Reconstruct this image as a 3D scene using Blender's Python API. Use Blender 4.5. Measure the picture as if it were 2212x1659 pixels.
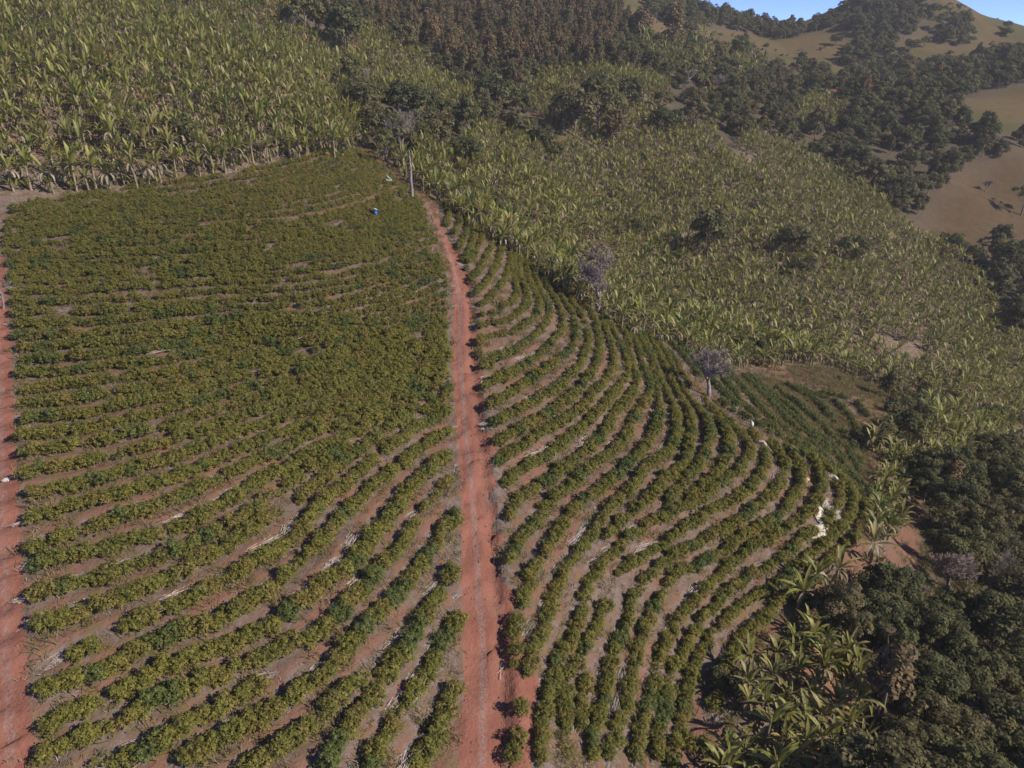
import bpy, math, random
import numpy as np
from mathutils import Vector, Matrix, kdtree
for o in list(bpy.data.objects): bpy.data.objects.remove(o)
scene = bpy.context.scene
# ---- camera, world, sun, exposure ----
cam_d = bpy.data.cameras.new('camera'); cam = bpy.data.objects.new('camera', cam_d)
scene.collection.objects.link(cam); scene.camera = cam
cam.rotation_euler = (math.radians(90-25), 0, 0)
cam_d.sensor_width = 36; cam_d.lens = 36*1550/2212; cam_d.clip_start = .5; cam_d.clip_end = 4000
SUN_EL = math.radians(35); SUN_AZ = math.radians(112)          # azimuth clockwise from +Y
world = bpy.data.worlds.new("World"); scene.world = world; world.use_nodes = True
wn = world.node_tree.nodes; wl = world.node_tree.links
sky = wn.new('ShaderNodeTexSky'); sky.sky_type = 'NISHITA'; sky.sun_disc = False
sky.sun_elevation = SUN_EL; sky.sun_rotation = SUN_AZ; sky.altitude = 10000; sky.air_density = 1.0; sky.dust_density = 0.0; sky.ozone_density = 4.0
bg = wn['Background']; bg.inputs['Strength'].default_value = .15
tint = wn.new('ShaderNodeMix'); tint.data_type = 'RGBA'; tint.blend_type = 'MULTIPLY'; tint.inputs[0].default_value = 1; tint.inputs[7].default_value = (.78, .69, .78, 1)
wl.new(sky.outputs[0], tint.inputs[6]); wl.new(tint.outputs[2], bg.inputs['Color'])
sun_d = bpy.data.lights.new('sun', 'SUN'); sun_d.energy = 2.7; sun_d.angle = math.radians(.5); sun_d.color = (1, .91, .78)
sun = bpy.data.objects.new('sun', sun_d); scene.collection.objects.link(sun)
sd = Vector((math.sin(SUN_AZ)*math.cos(SUN_EL), math.cos(SUN_AZ)*math.cos(SUN_EL), math.sin(SUN_EL)))
sun.rotation_euler = sd.to_track_quat('Z', 'Y').to_euler(); sun.location = sd*300
vs = scene.view_settings; vs.view_transform = 'Standard'; vs.look = 'None'; vs.exposure = 1.12; vs.gamma = 1
scene.cycles.max_bounces = 5; scene.cycles.diffuse_bounces = 2; scene.cycles.transparent_max_bounces = 8
rng = np.random.default_rng(7)
# ---- numpy part: picture rays, traced rows, terrain ----
S = 1.25                      # metres per survey unit
F = 1550.0; CX, CY = 1106.0, 829.5
PITCH = math.radians(25)
cp, sp = math.cos(PITCH), math.sin(PITCH)
def rays(P):
    P = np.atleast_2d(np.asarray(P, float))
    x = (P[:, 0]-CX)/F; y = (CY-P[:, 1])/F
    return np.stack([x, cp+y*sp, -sp+y*cp], 1)
def project(W):               # world -> (px, py, depth)
    W = np.atleast_2d(W)
    d = W[:, 1]*cp-W[:, 2]*sp
    u = W[:, 1]*sp+W[:, 2]*cp
    return np.stack([CX+F*W[:, 0]/d, CY-F*u/d, d], 1)
TILE = {'a': (973.3, 1128.1, .32), 'b': (973.3, 707.8, .32), 'c': (1238.7, 796.3, .32), 'd': (884.8, 398.2, .32),
        'e': (353.9, 619.4, .32), 'f': (265.4, 309.7, .32), '1': (0, 0, .4), '2': (663.6, 0, .4), '3': (1327.2, 0, .4),
        '4': (0, 530.9, .4), '5': (663.6, 530.9, .4), '6': (1327.2, 530.9, .4), '7': (0, 995.4, .4), '8': (663.6, 995.4, .4),
        '9': (1327.2, 995.4, .4), 'p': (0, 0, 1)}
def tr(s):                    # "a 610,1600 600,1400 b 5,6" -> points
    out = []; T = TILE['p']
    for w in s.split():
        if w in TILE: T = TILE[w]; continue
        x, y = w.split(',')
        out.append((T[0]+float(x)*T[2], T[1]+float(y)*T[2]))
    return np.array(out)
# coffee rows: (height, trace)
LROWS = [
 (-37.3, '7 2259,1659 2299,1570 2349,1490 2419,1370 2459,1250 2509,1150 2529,1100'),
 (-35.9, '7 1989,1640 2059,1530 2129,1420 2219,1330 2279,1220 2359,1060 2419,940 2489,840 2529,720'),
 (-34.9, '7 1789,1640 1849,1520 1919,1410 1989,1330 2049,1240 2109,1160 2189,1080 2229,960 2299,850 2359,740 2439,640 2489,520 2514,440'),
 (-34.75, '7 1380,1659 1500,1600 1659,1490 1760,1380 1890,1270 2000,1200 2130,1070'),
 (-34.2, '7 1010,1640 1150,1560 1300,1470 1430,1400 1550,1320 1659,1240 1760,1180 1840,1100 1939,980 2000,900 2090,820 2159,740 2219,650 2299,560 2359,480 2419,370 2479,260'),
 (-33.75, '7 560,1659 700,1640 800,1600 900,1530 1000,1470 1090,1410 1180,1370 1260,1300 1400,1220'),
 (-33.3, '7 270,1600 400,1550 550,1500 660,1440 760,1370 850,1340 950,1290 1060,1240 1180,1180 1280,1140 1400,1090 1520,1040 1659,1010 1719,980 1789,900 1869,830 1949,740 2019,650 2089,560 2159,500 2199,400 2279,310 2359,200 2449,100 2489,30'),
 (-32.8, '7 270,1430 400,1390 500,1340 620,1290 760,1220 880,1175 1000,1110 1120,1065 1230,1020 1330,990 1450,930 1550,870 1640,800 1719,730 1789,660 1879,620 1949,530 2009,440 2089,330 2159,260 2219,150 2299,80 2379,20 e 1980,1120'),
 (-32.3, '7 210,1280 330,1240 450,1210 600,1150 700,1090 780,1030 860,970 1000,960 1090,930 1180,920 1250,880 1350,810 1450,740 1520,690 1580,610 1659,560 1719,470 1809,380 1889,290 1979,200 2079,100 2159,40 e 1700,1150 1800,1060 1960,960'),
 (-31.8, '7 430,1060 500,1020 660,930 750,900 850,860 950,810 1080,760 1180,700 1240,650 1300,620 1400,570 1500,510 1560,450 1640,390 e 1055,1510 1155,1425 1293,1312 1405,1212 1530,1110 1640,1030 1740,950 1850,890 1950,830'),
 (-31.3, '7 160,940 240,910 330,880 440,860 530,820 600,800 700,770 800,710 880,690 960,650 1050,600 1150,540 1250,470 1350,400 e 720,1570 850,1500 960,1420 1060,1330 1150,1250 1250,1180 1400,1080 1500,1000 1600,930 1700,880 1850,790 1950,740'),
 (-30.9, '7 140,780 250,730 330,690 450,670 560,640 650,610 750,590 850,550 950,520 1050,480 1150,430 1260,370 e 560,1560 640,1490 760,1430 880,1330 1000,1250 1130,1160 1280,1090 1400,1020 1550,920 1700,820 1850,740 1950,690'),
 (-30.4, '7 140,600 220,580 300,570 400,560 500,520 680,470 780,440 880,400 1000,370 1100,320 1200,260 e 500,1440 620,1350 750,1290 880,1230 1000,1160 1130,1090 1280,1020 1400,950 1550,860 1700,770 1950,640'),
 (-29.9, '7 140,510 280,460 400,420 520,390 640,350 740,300 830,270 940,240 1040,180 e 420,1310 620,1210 800,1140 950,1050 1100,1000 1250,940 1400,870 1520,810 1650,740 1850,650 1950,590'),
]
GUIDES = [   # (height, rows up to here since the previous one, trace)
 (-26.7, 10, '4 60,640 400,620 800,585 960,560 1330,490 e 1000,350 1150,300 1400,240 1700,150 1950,50'),
 (-23.6, 6, 'f -780,1020 0,1000 500,960 900,950 1200,930 1500,900 1700,850 1900,800 2120,730'),
 (-22.1, 6, 'f -780,830 0,810 500,780 900,760 1200,720 1500,660 1700,600 1900,520 2070,440'),
 (-20.3, 6, 'f -780,640 -300,620 200,590 560,560 1080,550 1300,520 1500,470 1660,420 1850,340 1930,290'),
 (-18.0, 10, '1 80,1120 300,1100 600,1040 900,1000 1100,980 1300,940 1500,900 1700,850 1820,820 1880,790'),
]
RROWS = [
 (-44.3, 'a 1780,1250 1800,1100 1850,980 1930,850 2040,720 2150,620 c 1500,1510 1640,1370 1730,1300 1830,1220 1900,1120 1960,1030 1970,920 1940,830'),
 (-43.5, 'a 1560,1430 1570,1250 1600,1130 1640,1020 1690,900 1770,760 1870,670 1960,560 2080,510 2180,450 c 1500,1380 1560,1290 1650,1240 1760,1130 1840,1050 1890,950 1880,860 1820,780 1750,700'),
 (-42.7, 'a 1390,1600 1400,1450 1430,1300 1460,1150 1490,1020 1560,920 1600,820 1680,710 1760,620 1830,530 1900,450 2000,380 2120,320 c 1380,1300 1480,1220 1560,1160 1660,1080 1760,1000 1800,880 1780,780 1720,700 1640,630'),
 (-41.9, 'a 1250,1600 1260,1450 1310,1310 1360,1200 1390,1060 1420,900 1470,780 1550,650 1640,560 1720,480 1800,400 1850,330 1950,240 2050,200 2150,130 c 1380,1130 1500,1060 1600,980 1660,880 1670,760 1640,670 1580,600 1520,570'),
 (-41.1, 'a 1090,1600 1090,1450 1130,1350 1190,1250 1220,1120 1240,960 1270,840 1310,730 1370,620 1440,480 1530,370 1620,330 1720,270 1830,220 1900,150 2000,110 2130,50 c 1400,1000 1490,880 1540,760 1530,680 1490,600 1430,550'),
 (-40.3, 'a 950,1600 970,1450 1000,1320 1030,1200 1060,1060 1090,930 1140,840 1190,720 1220,580 1270,470 1360,370 1450,290 1550,210 1680,150 1850,70 1930,20 c 1200,980 1300,900 1370,820 1420,740 1430,650 1390,580 1340,540'),
 (-39.5, 'a 770,1600 770,1450 770,1300 770,1150 780,1050'),
 (-39.4, 'a 890,1380 880,1250 900,1100 900,1060'),
 (-39.3, 'a 870,980 900,850 960,780 1000,680 1040,570 1080,480 1130,400 1180,300 1260,270 1380,200 1450,150 1530,80 1620,30 c 900,1000 1000,950 1100,900 1180,840 1260,750 1300,660 1300,580 1260,510 1180,430'),
 (-38.7, 'a 610,1600 610,1450 620,1350 650,1200 680,1060 730,960 800,850 830,740 880,640 920,520 960,400 1020,290 1100,220 1200,130 1290,70 b 1350,1330 1480,1280 c 760,950 880,880 980,800 1100,720 1180,630 1190,540 1150,470 1080,420 1000,330 900,230'),
 (-38.3, 'c 780,880 870,800 980,730 1040,620 1050,500 1010,380 940,300 850,190 d 1850,1300 1760,1150'),
 (-37.9, 'c 640,950 670,860 760,770 850,680 900,570 930,450 900,360 830,260 740,160 680,80 d 1760,1210 1660,1050'),
 (-37.5, 'c 230,1150 300,1060 400,1000 520,880 600,800 640,730 740,680 780,600 790,500 800,390 760,260 700,180 640,60 d 1690,1170 1600,1010'),
 (-37.1, 'a 480,1290 510,1150 500,1030 560,880 640,720 660,640 690,520 720,420 770,340 820,290 900,190 960,120 c 150,1080 200,1000 280,930 370,870 430,780 500,690 600,620 680,540 700,440 690,320 650,220 600,120 550,0 d 1600,1080 1540,980'),
 (-36.4, 'a 480,560 520,460 570,350 610,260 680,160 b 700,1450 760,1350 820,1230 900,1190 970,1150 1040,1080 1120,1030 1230,920 1320,820 1380,720 1410,600 1400,480 1380,350 d 1620,1200 1560,1060 1490,950'),
 (-35.9, 'a 400,490 390,380 420,230 b 480,1440 570,1340 640,1260 700,1170 780,1100 860,1060 900,980 970,950 1080,870 1160,800 1200,720 1220,640 1290,560 1340,470 1350,380 1310,320 d 1560,1170 1500,1040 1430,920'),
 (-35.4, 'b 350,1360 400,1260 480,1170 540,1100 640,1060 720,1020 810,940 900,850 990,780 1060,700 1090,620 1170,540 1240,440 1270,340 1230,290 d 1470,1050 1400,930'),
 (-34.4, 'b 270,1230 310,1110 400,1040 500,960 620,890 720,850 800,760 880,700 960,620 1060,540 1110,450 1190,340 1200,260 d 1440,1120 1380,1020 1330,930 1280,860'),
 (-33.4, 'b 270,960 350,900 460,840 560,770 700,690 840,600 940,520 980,440 1050,380 1100,280 1100,180 1060,80 1040,0 d 1290,880 1200,770 1130,700'),
 (-32.8, 'b 270,810 400,750 520,680 620,620 740,560 840,460 920,380 980,280 1010,180 1000,80 d 1240,900 1150,800 1070,700'),
 (-32.3, 'b 260,690 360,630 500,560 640,470 760,400 850,310 900,220 930,120 930,30 d 1160,900 1090,790 1010,680 950,600'),
 (-31.7, 'b 200,590 300,530 400,480 520,390 640,310 760,230 830,130 850,40 d 1110,910 1040,800 960,680 900,580'),
 (-30.8, 'd 480,1400 650,1320 780,1240 900,1160 980,1060 1030,990 1040,900 1000,820 930,700 870,560'),
 (-29.9, 'd 500,1250 620,1180 760,1100 880,1010 940,930 950,850 900,770 850,640 800,500'),
 (-29.1, 'd 480,1080 560,1040 660,1010 760,980 850,920 880,830 850,740 800,650 770,470'),
 (-28.6, 'd 470,980 540,960 620,950 740,900 800,820 790,730 740,640 740,520 740,440'),
 (-28.1, 'd 500,900 560,890 620,870 700,810 730,720 700,640 710,540 700,420'),
 (-27.4, 'd 480,840 540,800 600,720 660,620 680,520 670,400'),
 (-26.6, 'd 440,760 480,730 530,660 590,560 620,450 600,340'),
 (-25.9, 'd 420,680 460,610 510,520 555,420 540,300'),
 (-25.3, 'd 390,600 400,540 440,480 490,380 480,270'),
 (-24.8, 'd 370,530 400,450 440,370 440,250'),
 (-24.3, 'd 340,440 350,400 390,320 390,220'),
 (-23.7, 'd 300,340 340,260 330,190'),
 (-23.1, 'd 240,280 270,220 240,150'),
]
BROWS = [
 'd 1640,960 1760,1080 1870,1190 1950,1300', 'd 1720,1000 1800,1080 1900,1180 2000,1290 2100,1400 2200,1500', 'c 1180,60 1320,190 1470,330 1580,440 1700,560', 'c 1580,420 1700,520 1830,660 1900,760', 'c 1760,470 1870,560 1930,640',
 'c 830,-50 900,40 960,130', 'c 900,-70 980,40 1060,150 1160,270 1240,340', 'c 1030,10 1120,120 1240,240', 'c 960,-60 1040,50',   # darker coffee behind the crest, no level given
 'c 1000,240 1100,310 1200,360 1320,440', 'c 980,140 1100,235 1250,335 1400,470 1550,560', 'c 1070,80 1180,190 1300,320 1450,440 1600,560',
 'c 1150,60 1280,190 1450,370 1600,510 1710,610', 'c 1220,80 1350,190 1490,290 1560,400 1700,500 1820,620',
 'c 1350,130 1500,230 1620,340 1730,450 1860,590 1930,700', 'c 1450,120 1620,210 1730,320 1810,430 1900,540',
 'c 1530,140 1750,220 1860,320 1910,410', 'c 1680,170 1880,220 1980,320', 'c 1480,560 1600,640 1720,700 1850,760 1950,850', 'c 1560,590 1700,650 1850,700 1950,780 2000,880',
]
ROAD = tr('p 783,324 800,336 832,360 868,393 902,420 926,447 942,485 965,535 980,577 990,622 994,686 994,782 1000,846 1006,926 1015,1019 1024,1115 1031,1235 1040,1355 1045,1475 1040,1700')
ROADZ = np.interp(ROAD[:, 1], [324, 445, 577, 782, 1007, 1435, 1700], [-17.8, -22.2, -25.3, -29.7, -33.2, -37.3, -39.2])
ctl = []                      # (x, y, z) in survey units
def add_level(z, pts):
    d = rays(pts); t = z/d[:, 2]
    for q in d*t[:, None]: ctl.append(q)
def add_t(px, py, t):
    ctl.append(rays([(px, py)])[0]*t)
for z, s in LROWS:
    p = tr(s); add_level(z, p[::3])
for z, n, s in GUIDES: add_level(z, tr(s)[::2])
for z, s in RROWS:
    p = tr(s); add_level(z, p[::3])
dR = rays(ROAD); tR = ROADZ/dR[:, 2]
for q in (dR*tR[:, None])[::2]: ctl.append(q)
TPTS = [
 # left banana hill
 (300, 0, 215), (300, 200, 131), (60, 200, 122), (60, 0, 195), (600, 0, 232), (600, 200, 158), (500, 100, 183), (750, 260, 168), (100, 330, 103), (400, 330, 112), (650, 290, 135), (-150, 200, 118), (-150, 0, 185),
 # gully and strip behind
 (850, 300, 165), (800, 120, 235), (700, 120, 225), (1000, 260, 200), (930, 180, 235), (700, 40, 262), (820, 40, 285),
 # right banana slope
 (950, 400, 142), (1100, 350, 172), (1060, 480, 135), (1200, 420, 180), (1300, 300, 228), (1150, 230, 236), (1250, 165, 262), (1440, 220, 260), (1500, 330, 235), (1500, 500, 196), (1400, 620, 158), (1600, 720, 152), (1700, 600, 184), (1700, 450, 220), (1800, 780, 158), (1900, 650, 190), (1850, 500, 222), (2050, 700, 195), (2100, 850, 165), (2200, 960, 150), (2300, 900, 180), (1950, 820, 160), (1250, 520, 152), (1650, 300, 262), (1720, 330, 262),
 # coffee behind the crest, grass patch, lower right
 (1700, 880, 112), (1620, 800, 130), (1760, 800, 138), (1830, 840, 136), (1930, 870, 134), (1800, 950, 103), (1900, 1000, 104), (2010, 940, 118), (2100, 1000, 118), (1930, 1180, 84), (1900, 1330, 68), (2000, 1400, 63), (1700, 1600, 51), (1600, 1500, 52), (2200, 1659, 54), (2200, 1200, 88), (2212, 1400, 68), (1900, 1659, 50), (2050, 1100, 100), (2400, 1500, 66),
 # forest hill behind
 (850, 60, 292), (1200, 110, 300), (1000, 100, 296), (1000, 0, 360), (1200, 0, 385), (1330, 0, 410), (1400, 130, 315), (1550, 180, 320), (1050, 170, 255), (700, -60, 320), (400, -60, 290), (100, -60, 260),
 (1400, 40, 415), (1480, 75, 420), (1560, 100, 425), (1650, 80, 500), (1560, 40, 520), (1700, 58, 540), (1800, 40, 560), (1900, 12, 580), (2000, 25, 560), (2100, 50, 545), (2212, 72, 530), (2400, 90, 520), (1350, 0, 440),
 (1700, 120, 450), (1850, 120, 455), (2000, 100, 470), (2120, 110, 470), (1620, 140, 400), (1800, 190, 370), (1900, 200, 360), (1700, 230, 320), (1780, 290, 290), (1980, 190, 385), (2100, 170, 400), (2212, 150, 400),
 # pasture hill on the right and valley
 (2150, 240, 325), (2080, 245, 318), (2200, 205, 345), (2300, 200, 350), (2150, 280, 305), (2212, 330, 285), (1880, 330, 282), (1950, 420, 262), (2080, 420, 262), (2150, 400, 275), (2100, 500, 250), (2200, 480, 262), (2150, 600, 228), (2040, 540, 236), (2212, 700, 212), (2350, 600, 240), (2350, 400, 290), (1830, 380, 262),
]
for a in TPTS: add_t(*a)
# beyond the skyline and round about
for q in [(-150, 620, 60), (150, 760, 20), (320, 800, 0), (520, 760, -20), (-60, 480, 45), (700, 500, 10), (-260, 300, 20), (-250, 100, -10), (-120, 10, -25), (0, -20, -38), (-60, -40, -32), (80, -20, -55), (200, 60, -60), (350, 200, -60), (60, 10, -48), (420, 380, -30), (40, 700, 45), (250, 640, 5), (330, 640, 8), (-350, 900, 0), (0, 900, 0), (350, 1000, -40), (800, 1000, -40)]:
    ctl.append(np.array(q, float))
ctl = np.array(ctl)*S
def tps_fit(C, lam=1.5):
    n = len(C); X = C[:, :2]/100.0
    r = np.linalg.norm(X[:, None]-X[None], axis=2)
    K = np.where(r > 0, r*r*np.log(r+1e-12), 0)+np.eye(n)*lam*1e-3
    Pm = np.hstack([np.ones((n, 1)), X])
    A = np.zeros((n+3, n+3)); A[:n, :n] = K; A[:n, n:] = Pm; A[n:, :n] = Pm.T
    w = np.linalg.solve(A, np.concatenate([C[:, 2], np.zeros(3)]))
    return X, w
TX, TW = tps_fit(ctl)
def tps_eval(x, y):
    out = np.empty(len(x)); n = len(TX)
    for i in range(0, len(x), 20000):
        q = np.stack([x[i:i+20000], y[i:i+20000]], 1)/100.0
        r2 = ((q[:, None, :]-TX[None])**2).sum(2)
        out[i:i+20000] = (0.5*r2*np.log(r2+1e-12))@TW[:n]+TW[n]+q@TW[n+1:]
    return out
# value noise
def vnoise(x, y, seed=0):
    xi = np.floor(x).astype(np.int64); yi = np.floor(y).astype(np.int64)
    fx = x-xi; fy = y-yi; fx = fx*fx*(3-2*fx); fy = fy*fy*(3-2*fy)
    def h(a, b):
        n = (a*374761393+b*668265263+seed*974711) & 0xffffffff
        n = ((n ^ (n >> 13))*1274126177) & 0xffffffff
        return ((n ^ (n >> 16)) & 0xffff)/65535.0
    return (h(xi, yi)*(1-fx)+h(xi+1, yi)*fx)*(1-fy)+(h(xi, yi+1)*(1-fx)+h(xi+1, yi+1)*fx)*fy
def axis(lo, a, b, hi, fine, grow=1.08):
    g = list(np.arange(a, b, fine)); s = fine; v = g[-1]
    while v < hi: s = min(s*grow, 9); v += s; g.append(v)
    s = fine; v = a; L = []
    while v > lo: s = min(s*grow, 9); v -= s; L.append(v)
    return np.array(L[::-1]+g)
GX = axis(-420, -85, 78, 1250, .5); GY = axis(-60, 22, 185, 1500, .5)
XX, YY = np.meshgrid(GX, GY)
ZZ = tps_eval(XX.ravel(), YY.ravel()).reshape(XX.shape)
def lookup(G, x, y):
    x = np.clip(x, GX[0], GX[-1]-1e-6); y = np.clip(y, GY[0], GY[-1]-1e-6)
    i = np.searchsorted(GX, x, side='right')-1; j = np.searchsorted(GY, y, side='right')-1
    i = np.clip(i, 0, len(GX)-2); j = np.clip(j, 0, len(GY)-2)
    fx = (x-GX[i])/(GX[i+1]-GX[i]); fy = (y-GY[j])/(GY[j+1]-GY[j])
    return (G[j, i]*(1-fx)+G[j, i+1]*fx)*(1-fy)+(G[j+1, i]*(1-fx)+G[j+1, i+1]*fx)*fy
def height(x, y): return lookup(ZZ, np.asarray(x, float), np.asarray(y, float))
def cast(P):                  # picture points -> ground points
    d = rays(P); n = len(d)
    t = np.full(n, 25.0); hit = np.zeros(n, bool); prev = t.copy()
    for k in range(900):
        w = d*t[:, None]
        below = (w[:, 2] < height(w[:, 0], w[:, 1])) & ~hit
        hit |= below
        adv = ~hit
        if not adv.any() or t[adv].min() > 1400: break
        prev[adv] = t[adv]; t[adv] += np.maximum(.3, t[adv]*.006)
    lo, hi = prev.copy(), t.copy()
    for k in range(14):
        m = (lo+hi)/2; w = d*m[:, None]; b = w[:, 2] < height(w[:, 0], w[:, 1])
        hi = np.where(b, m, hi); lo = np.where(b, lo, m)
    w = d*hi[:, None]; w[~hit] = np.nan
    return w
# ---- materials ----
class NT:
    def __init__(s, name):
        s.m = bpy.data.materials.new(name); s.m.use_nodes = True; s.t = s.m.node_tree
        for n in list(s.t.nodes): s.t.nodes.remove(n)
        s.out = s.t.nodes.new('ShaderNodeOutputMaterial')
    def n(s, typ, **kw):
        x = s.t.nodes.new(typ)
        for k, v in kw.items(): setattr(x, k, v)
        return x
    def l(s, a, b): s.t.links.new(a, b)
    def put(s, sock, v):
        if isinstance(v, bpy.types.NodeSocket): s.l(v, sock)
        elif isinstance(v, tuple) and len(v) == 3 and sock.type == 'RGBA': sock.default_value = (*v, 1)
        else: sock.default_value = v
    def math(s, op, a, b=0., c=0.):
        x = s.n('ShaderNodeMath', operation=op)
        s.put(x.inputs[0], a); s.put(x.inputs[1], b); s.put(x.inputs[2], c); return x.outputs[0]
    def mix(s, f, a, b):
        x = s.n('ShaderNodeMix', data_type='RGBA')
        s.put(x.inputs[0], f); s.put(x.inputs[6], a); s.put(x.inputs[7], b); return x.outputs[2]
    def attr(s, name): return s.n('ShaderNodeAttribute', attribute_name=name).outputs['Fac']
    def noise(s, vec, scale, detail=3., rough=.55):
        x = s.n('ShaderNodeTexNoise'); s.put(x.inputs['Vector'], vec); x.inputs['Scale'].default_value = scale
        x.inputs['Detail'].default_value = detail; x.inputs['Roughness'].default_value = rough; return x.outputs['Fac']
    def rng(s, v, a, b, c=0., d=1.):
        x = s.n('ShaderNodeMapRange', interpolation_type='SMOOTHSTEP')
        s.put(x.inputs[0], v); s.put(x.inputs[1], a); s.put(x.inputs[2], b); s.put(x.inputs[3], c); s.put(x.inputs[4], d); return x.outputs[0]
    def pos(s): return s.n('ShaderNodeNewGeometry').outputs['Position']
    def surf(s, col, rough=.8, spec=.2, trans=0., bump=None, bstr=.4, bdist=.1):
        p = s.n('ShaderNodeBsdfPrincipled'); s.put(p.inputs['Base Color'], col); s.put(p.inputs['Roughness'], rough)
        p.inputs['Specular IOR Level'].default_value = spec
        if bump is not None:
            b = s.n('ShaderNodeBump'); b.inputs['Strength'].default_value = bstr; b.inputs['Distance'].default_value = bdist
            s.put(b.inputs['Height'], bump); s.l(b.outputs[0], p.inputs['Normal'])
        o = p.outputs[0]
        if trans:
            t = s.n('ShaderNodeBsdfTranslucent'); s.put(t.inputs[0], col)
            mx = s.n('ShaderNodeMixShader'); mx.inputs[0].default_value = trans; s.l(o, mx.inputs[1]); s.l(t.outputs[0], mx.inputs[2]); o = mx.outputs[0]
        s.l(o, s.out.inputs[0]); return s.m
def leafy(name, base, alt, third, loc_scale=.03, k3=(.55, .75), trans=.22, rough=.55, spec=.25, vlo=.55):
    """leaf colour: per leaf value v, per plant random, and slow drift over the land"""
    N = NT(name); oi = N.n('ShaderNodeObjectInfo')
    big = N.noise(oi.outputs['Location'], loc_scale, 2.)
    r = oi.outputs['Random']
    f1 = N.rng(N.math('ADD', N.math('MULTIPLY', r, .55), N.math('MULTIPLY', big, .9)), .45, .95)
    c = N.mix(f1, base, alt)
    r2 = N.math('FRACT', N.math('MULTIPLY', r, 17.3))
    v = N.attr('v')
    f3 = N.rng(N.math('ADD', N.math('MULTIPLY', r2, .7), N.math('MULTIPLY', v, .3)), k3[0], k3[1])
    c = N.mix(f3, c, third)
    hs = N.n('ShaderNodeHueSaturation'); N.put(hs.inputs['Color'], c); N.put(hs.inputs['Value'], N.rng(v, 0., 1., vlo, 1.3))
    return N.surf(hs.outputs[0], rough, spec, trans)
def plain(name, c1, c2, scale=3., rough=.8, spec=.2, bstr=.3):
    N = NT(name); n = N.noise(N.pos(), scale, 4.)
    return N.surf(N.mix(N.rng(n, .35, .65), c1, c2), rough, spec, 0, n, bstr, .05)
M = {}
M['coffee'] = leafy('coffee_leaves', (.190, .188, .050), (.232, .212, .050), (.27, .195, .068), .06, (.48, 1.15), .40, .7, .12, .66)
M['coffee_dark'] = leafy('coffee_leaves_dark', (.125, .155, .046), (.15, .17, .048), (.18, .175, .05), .05, (.6, 1.1), .36, .6, .2, .6)
M['banana'] = leafy('banana_leaves', (.180, .200, .052), (.270, .262, .060), (.31, .26, .10), .018, (.5, .9), .36, .45, .35, .6)
M['banana_dead'] = leafy('banana_dead_leaves', (.24, .185, .12), (.17, .125, .08), (.29, .24, .165), .05, (.4, .8), .1, .9, .1, .5)
M['banana_stem'] = plain('banana_pseudostem', (.20, .17, .10), (.30, .23, .16), 2.)
M['tree'] = leafy('tree_leaves', (.115, .120, .054), (.150, .145, .062), (.195, .150, .080), .03, (.45, 1.1), .32, .7, .12, .6)
M['tree_brown'] = leafy('tree_leaves_brown', (.165, .120, .066), (.205, .135, .066), (.12, .11, .052), .02, (.35, .8), .15, .7, .1, .6)
M['shrub'] = leafy('shrub_leaves', (.11, .115, .045), (.15, .145, .05), (.17, .13, .06), .03, (.5, .9), .15, .7, .1, .5)
M['bark'] = plain('bark', (.15, .12, .09), (.24, .20, .16), 1.5)
M['bark_pale'] = plain('pale_bark', (.30, .26, .235), (.17, .14, .125), .8)
M['twig'] = plain('purple_grey_twigs', (.27, .215, .20), (.34, .275, .25), .5)
M['twig_brown'] = plain('brown_twigs', (.34, .27, .235), (.27, .21, .18), .5)
M['straw'] = plain('dry_stalks', (.50, .43, .39), (.33, .27, .24), 3.)
M['weed'] = leafy('green_weeds', (.15, .145, .050), (.20, .165, .065), (.23, .17, .085), .1, (.4, .9), .2, .8, .1, .6)
M['grass'] = leafy('dry_grass_blades', (.30, .235, .19), (.20, .18, .09), (.34, .27, .22), .2, (.4, .8), .2, .9, .1, .55)
M['net'] = plain('harvest_sheet_cloth', (.62, .56, .46), (.50, .44, .36), 1.2, .8, .1, .5)
M['net2'] = plain('thin_sheet_cloth', (.40, .35, .30), (.28, .24, .20), 1.2, .8, .1, .5)
M['peach'] = plain('peach_cloth', (.62, .42, .27), (.5, .33, .22), 2., .8)
M['white'] = plain('white_plastic', (.8, .8, .8), (.72, .72, .74), 3., .5, .3, .1)
M['blue'] = plain('blue_plastic', (.05, .21, .50), (.045, .17, .42), 3., .4, .5, .05)
M['black'] = plain('dark_cloth', (.02, .02, .025), (.035, .03, .03), 3.)
M['stone'] = plain('pale_stone', (.66, .56, .50), (.5, .42, .38), 2.)
M['clod'] = plain('red_clods', (.27, .12, .085), (.17, .09, .065), 4., .95, .05)
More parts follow.
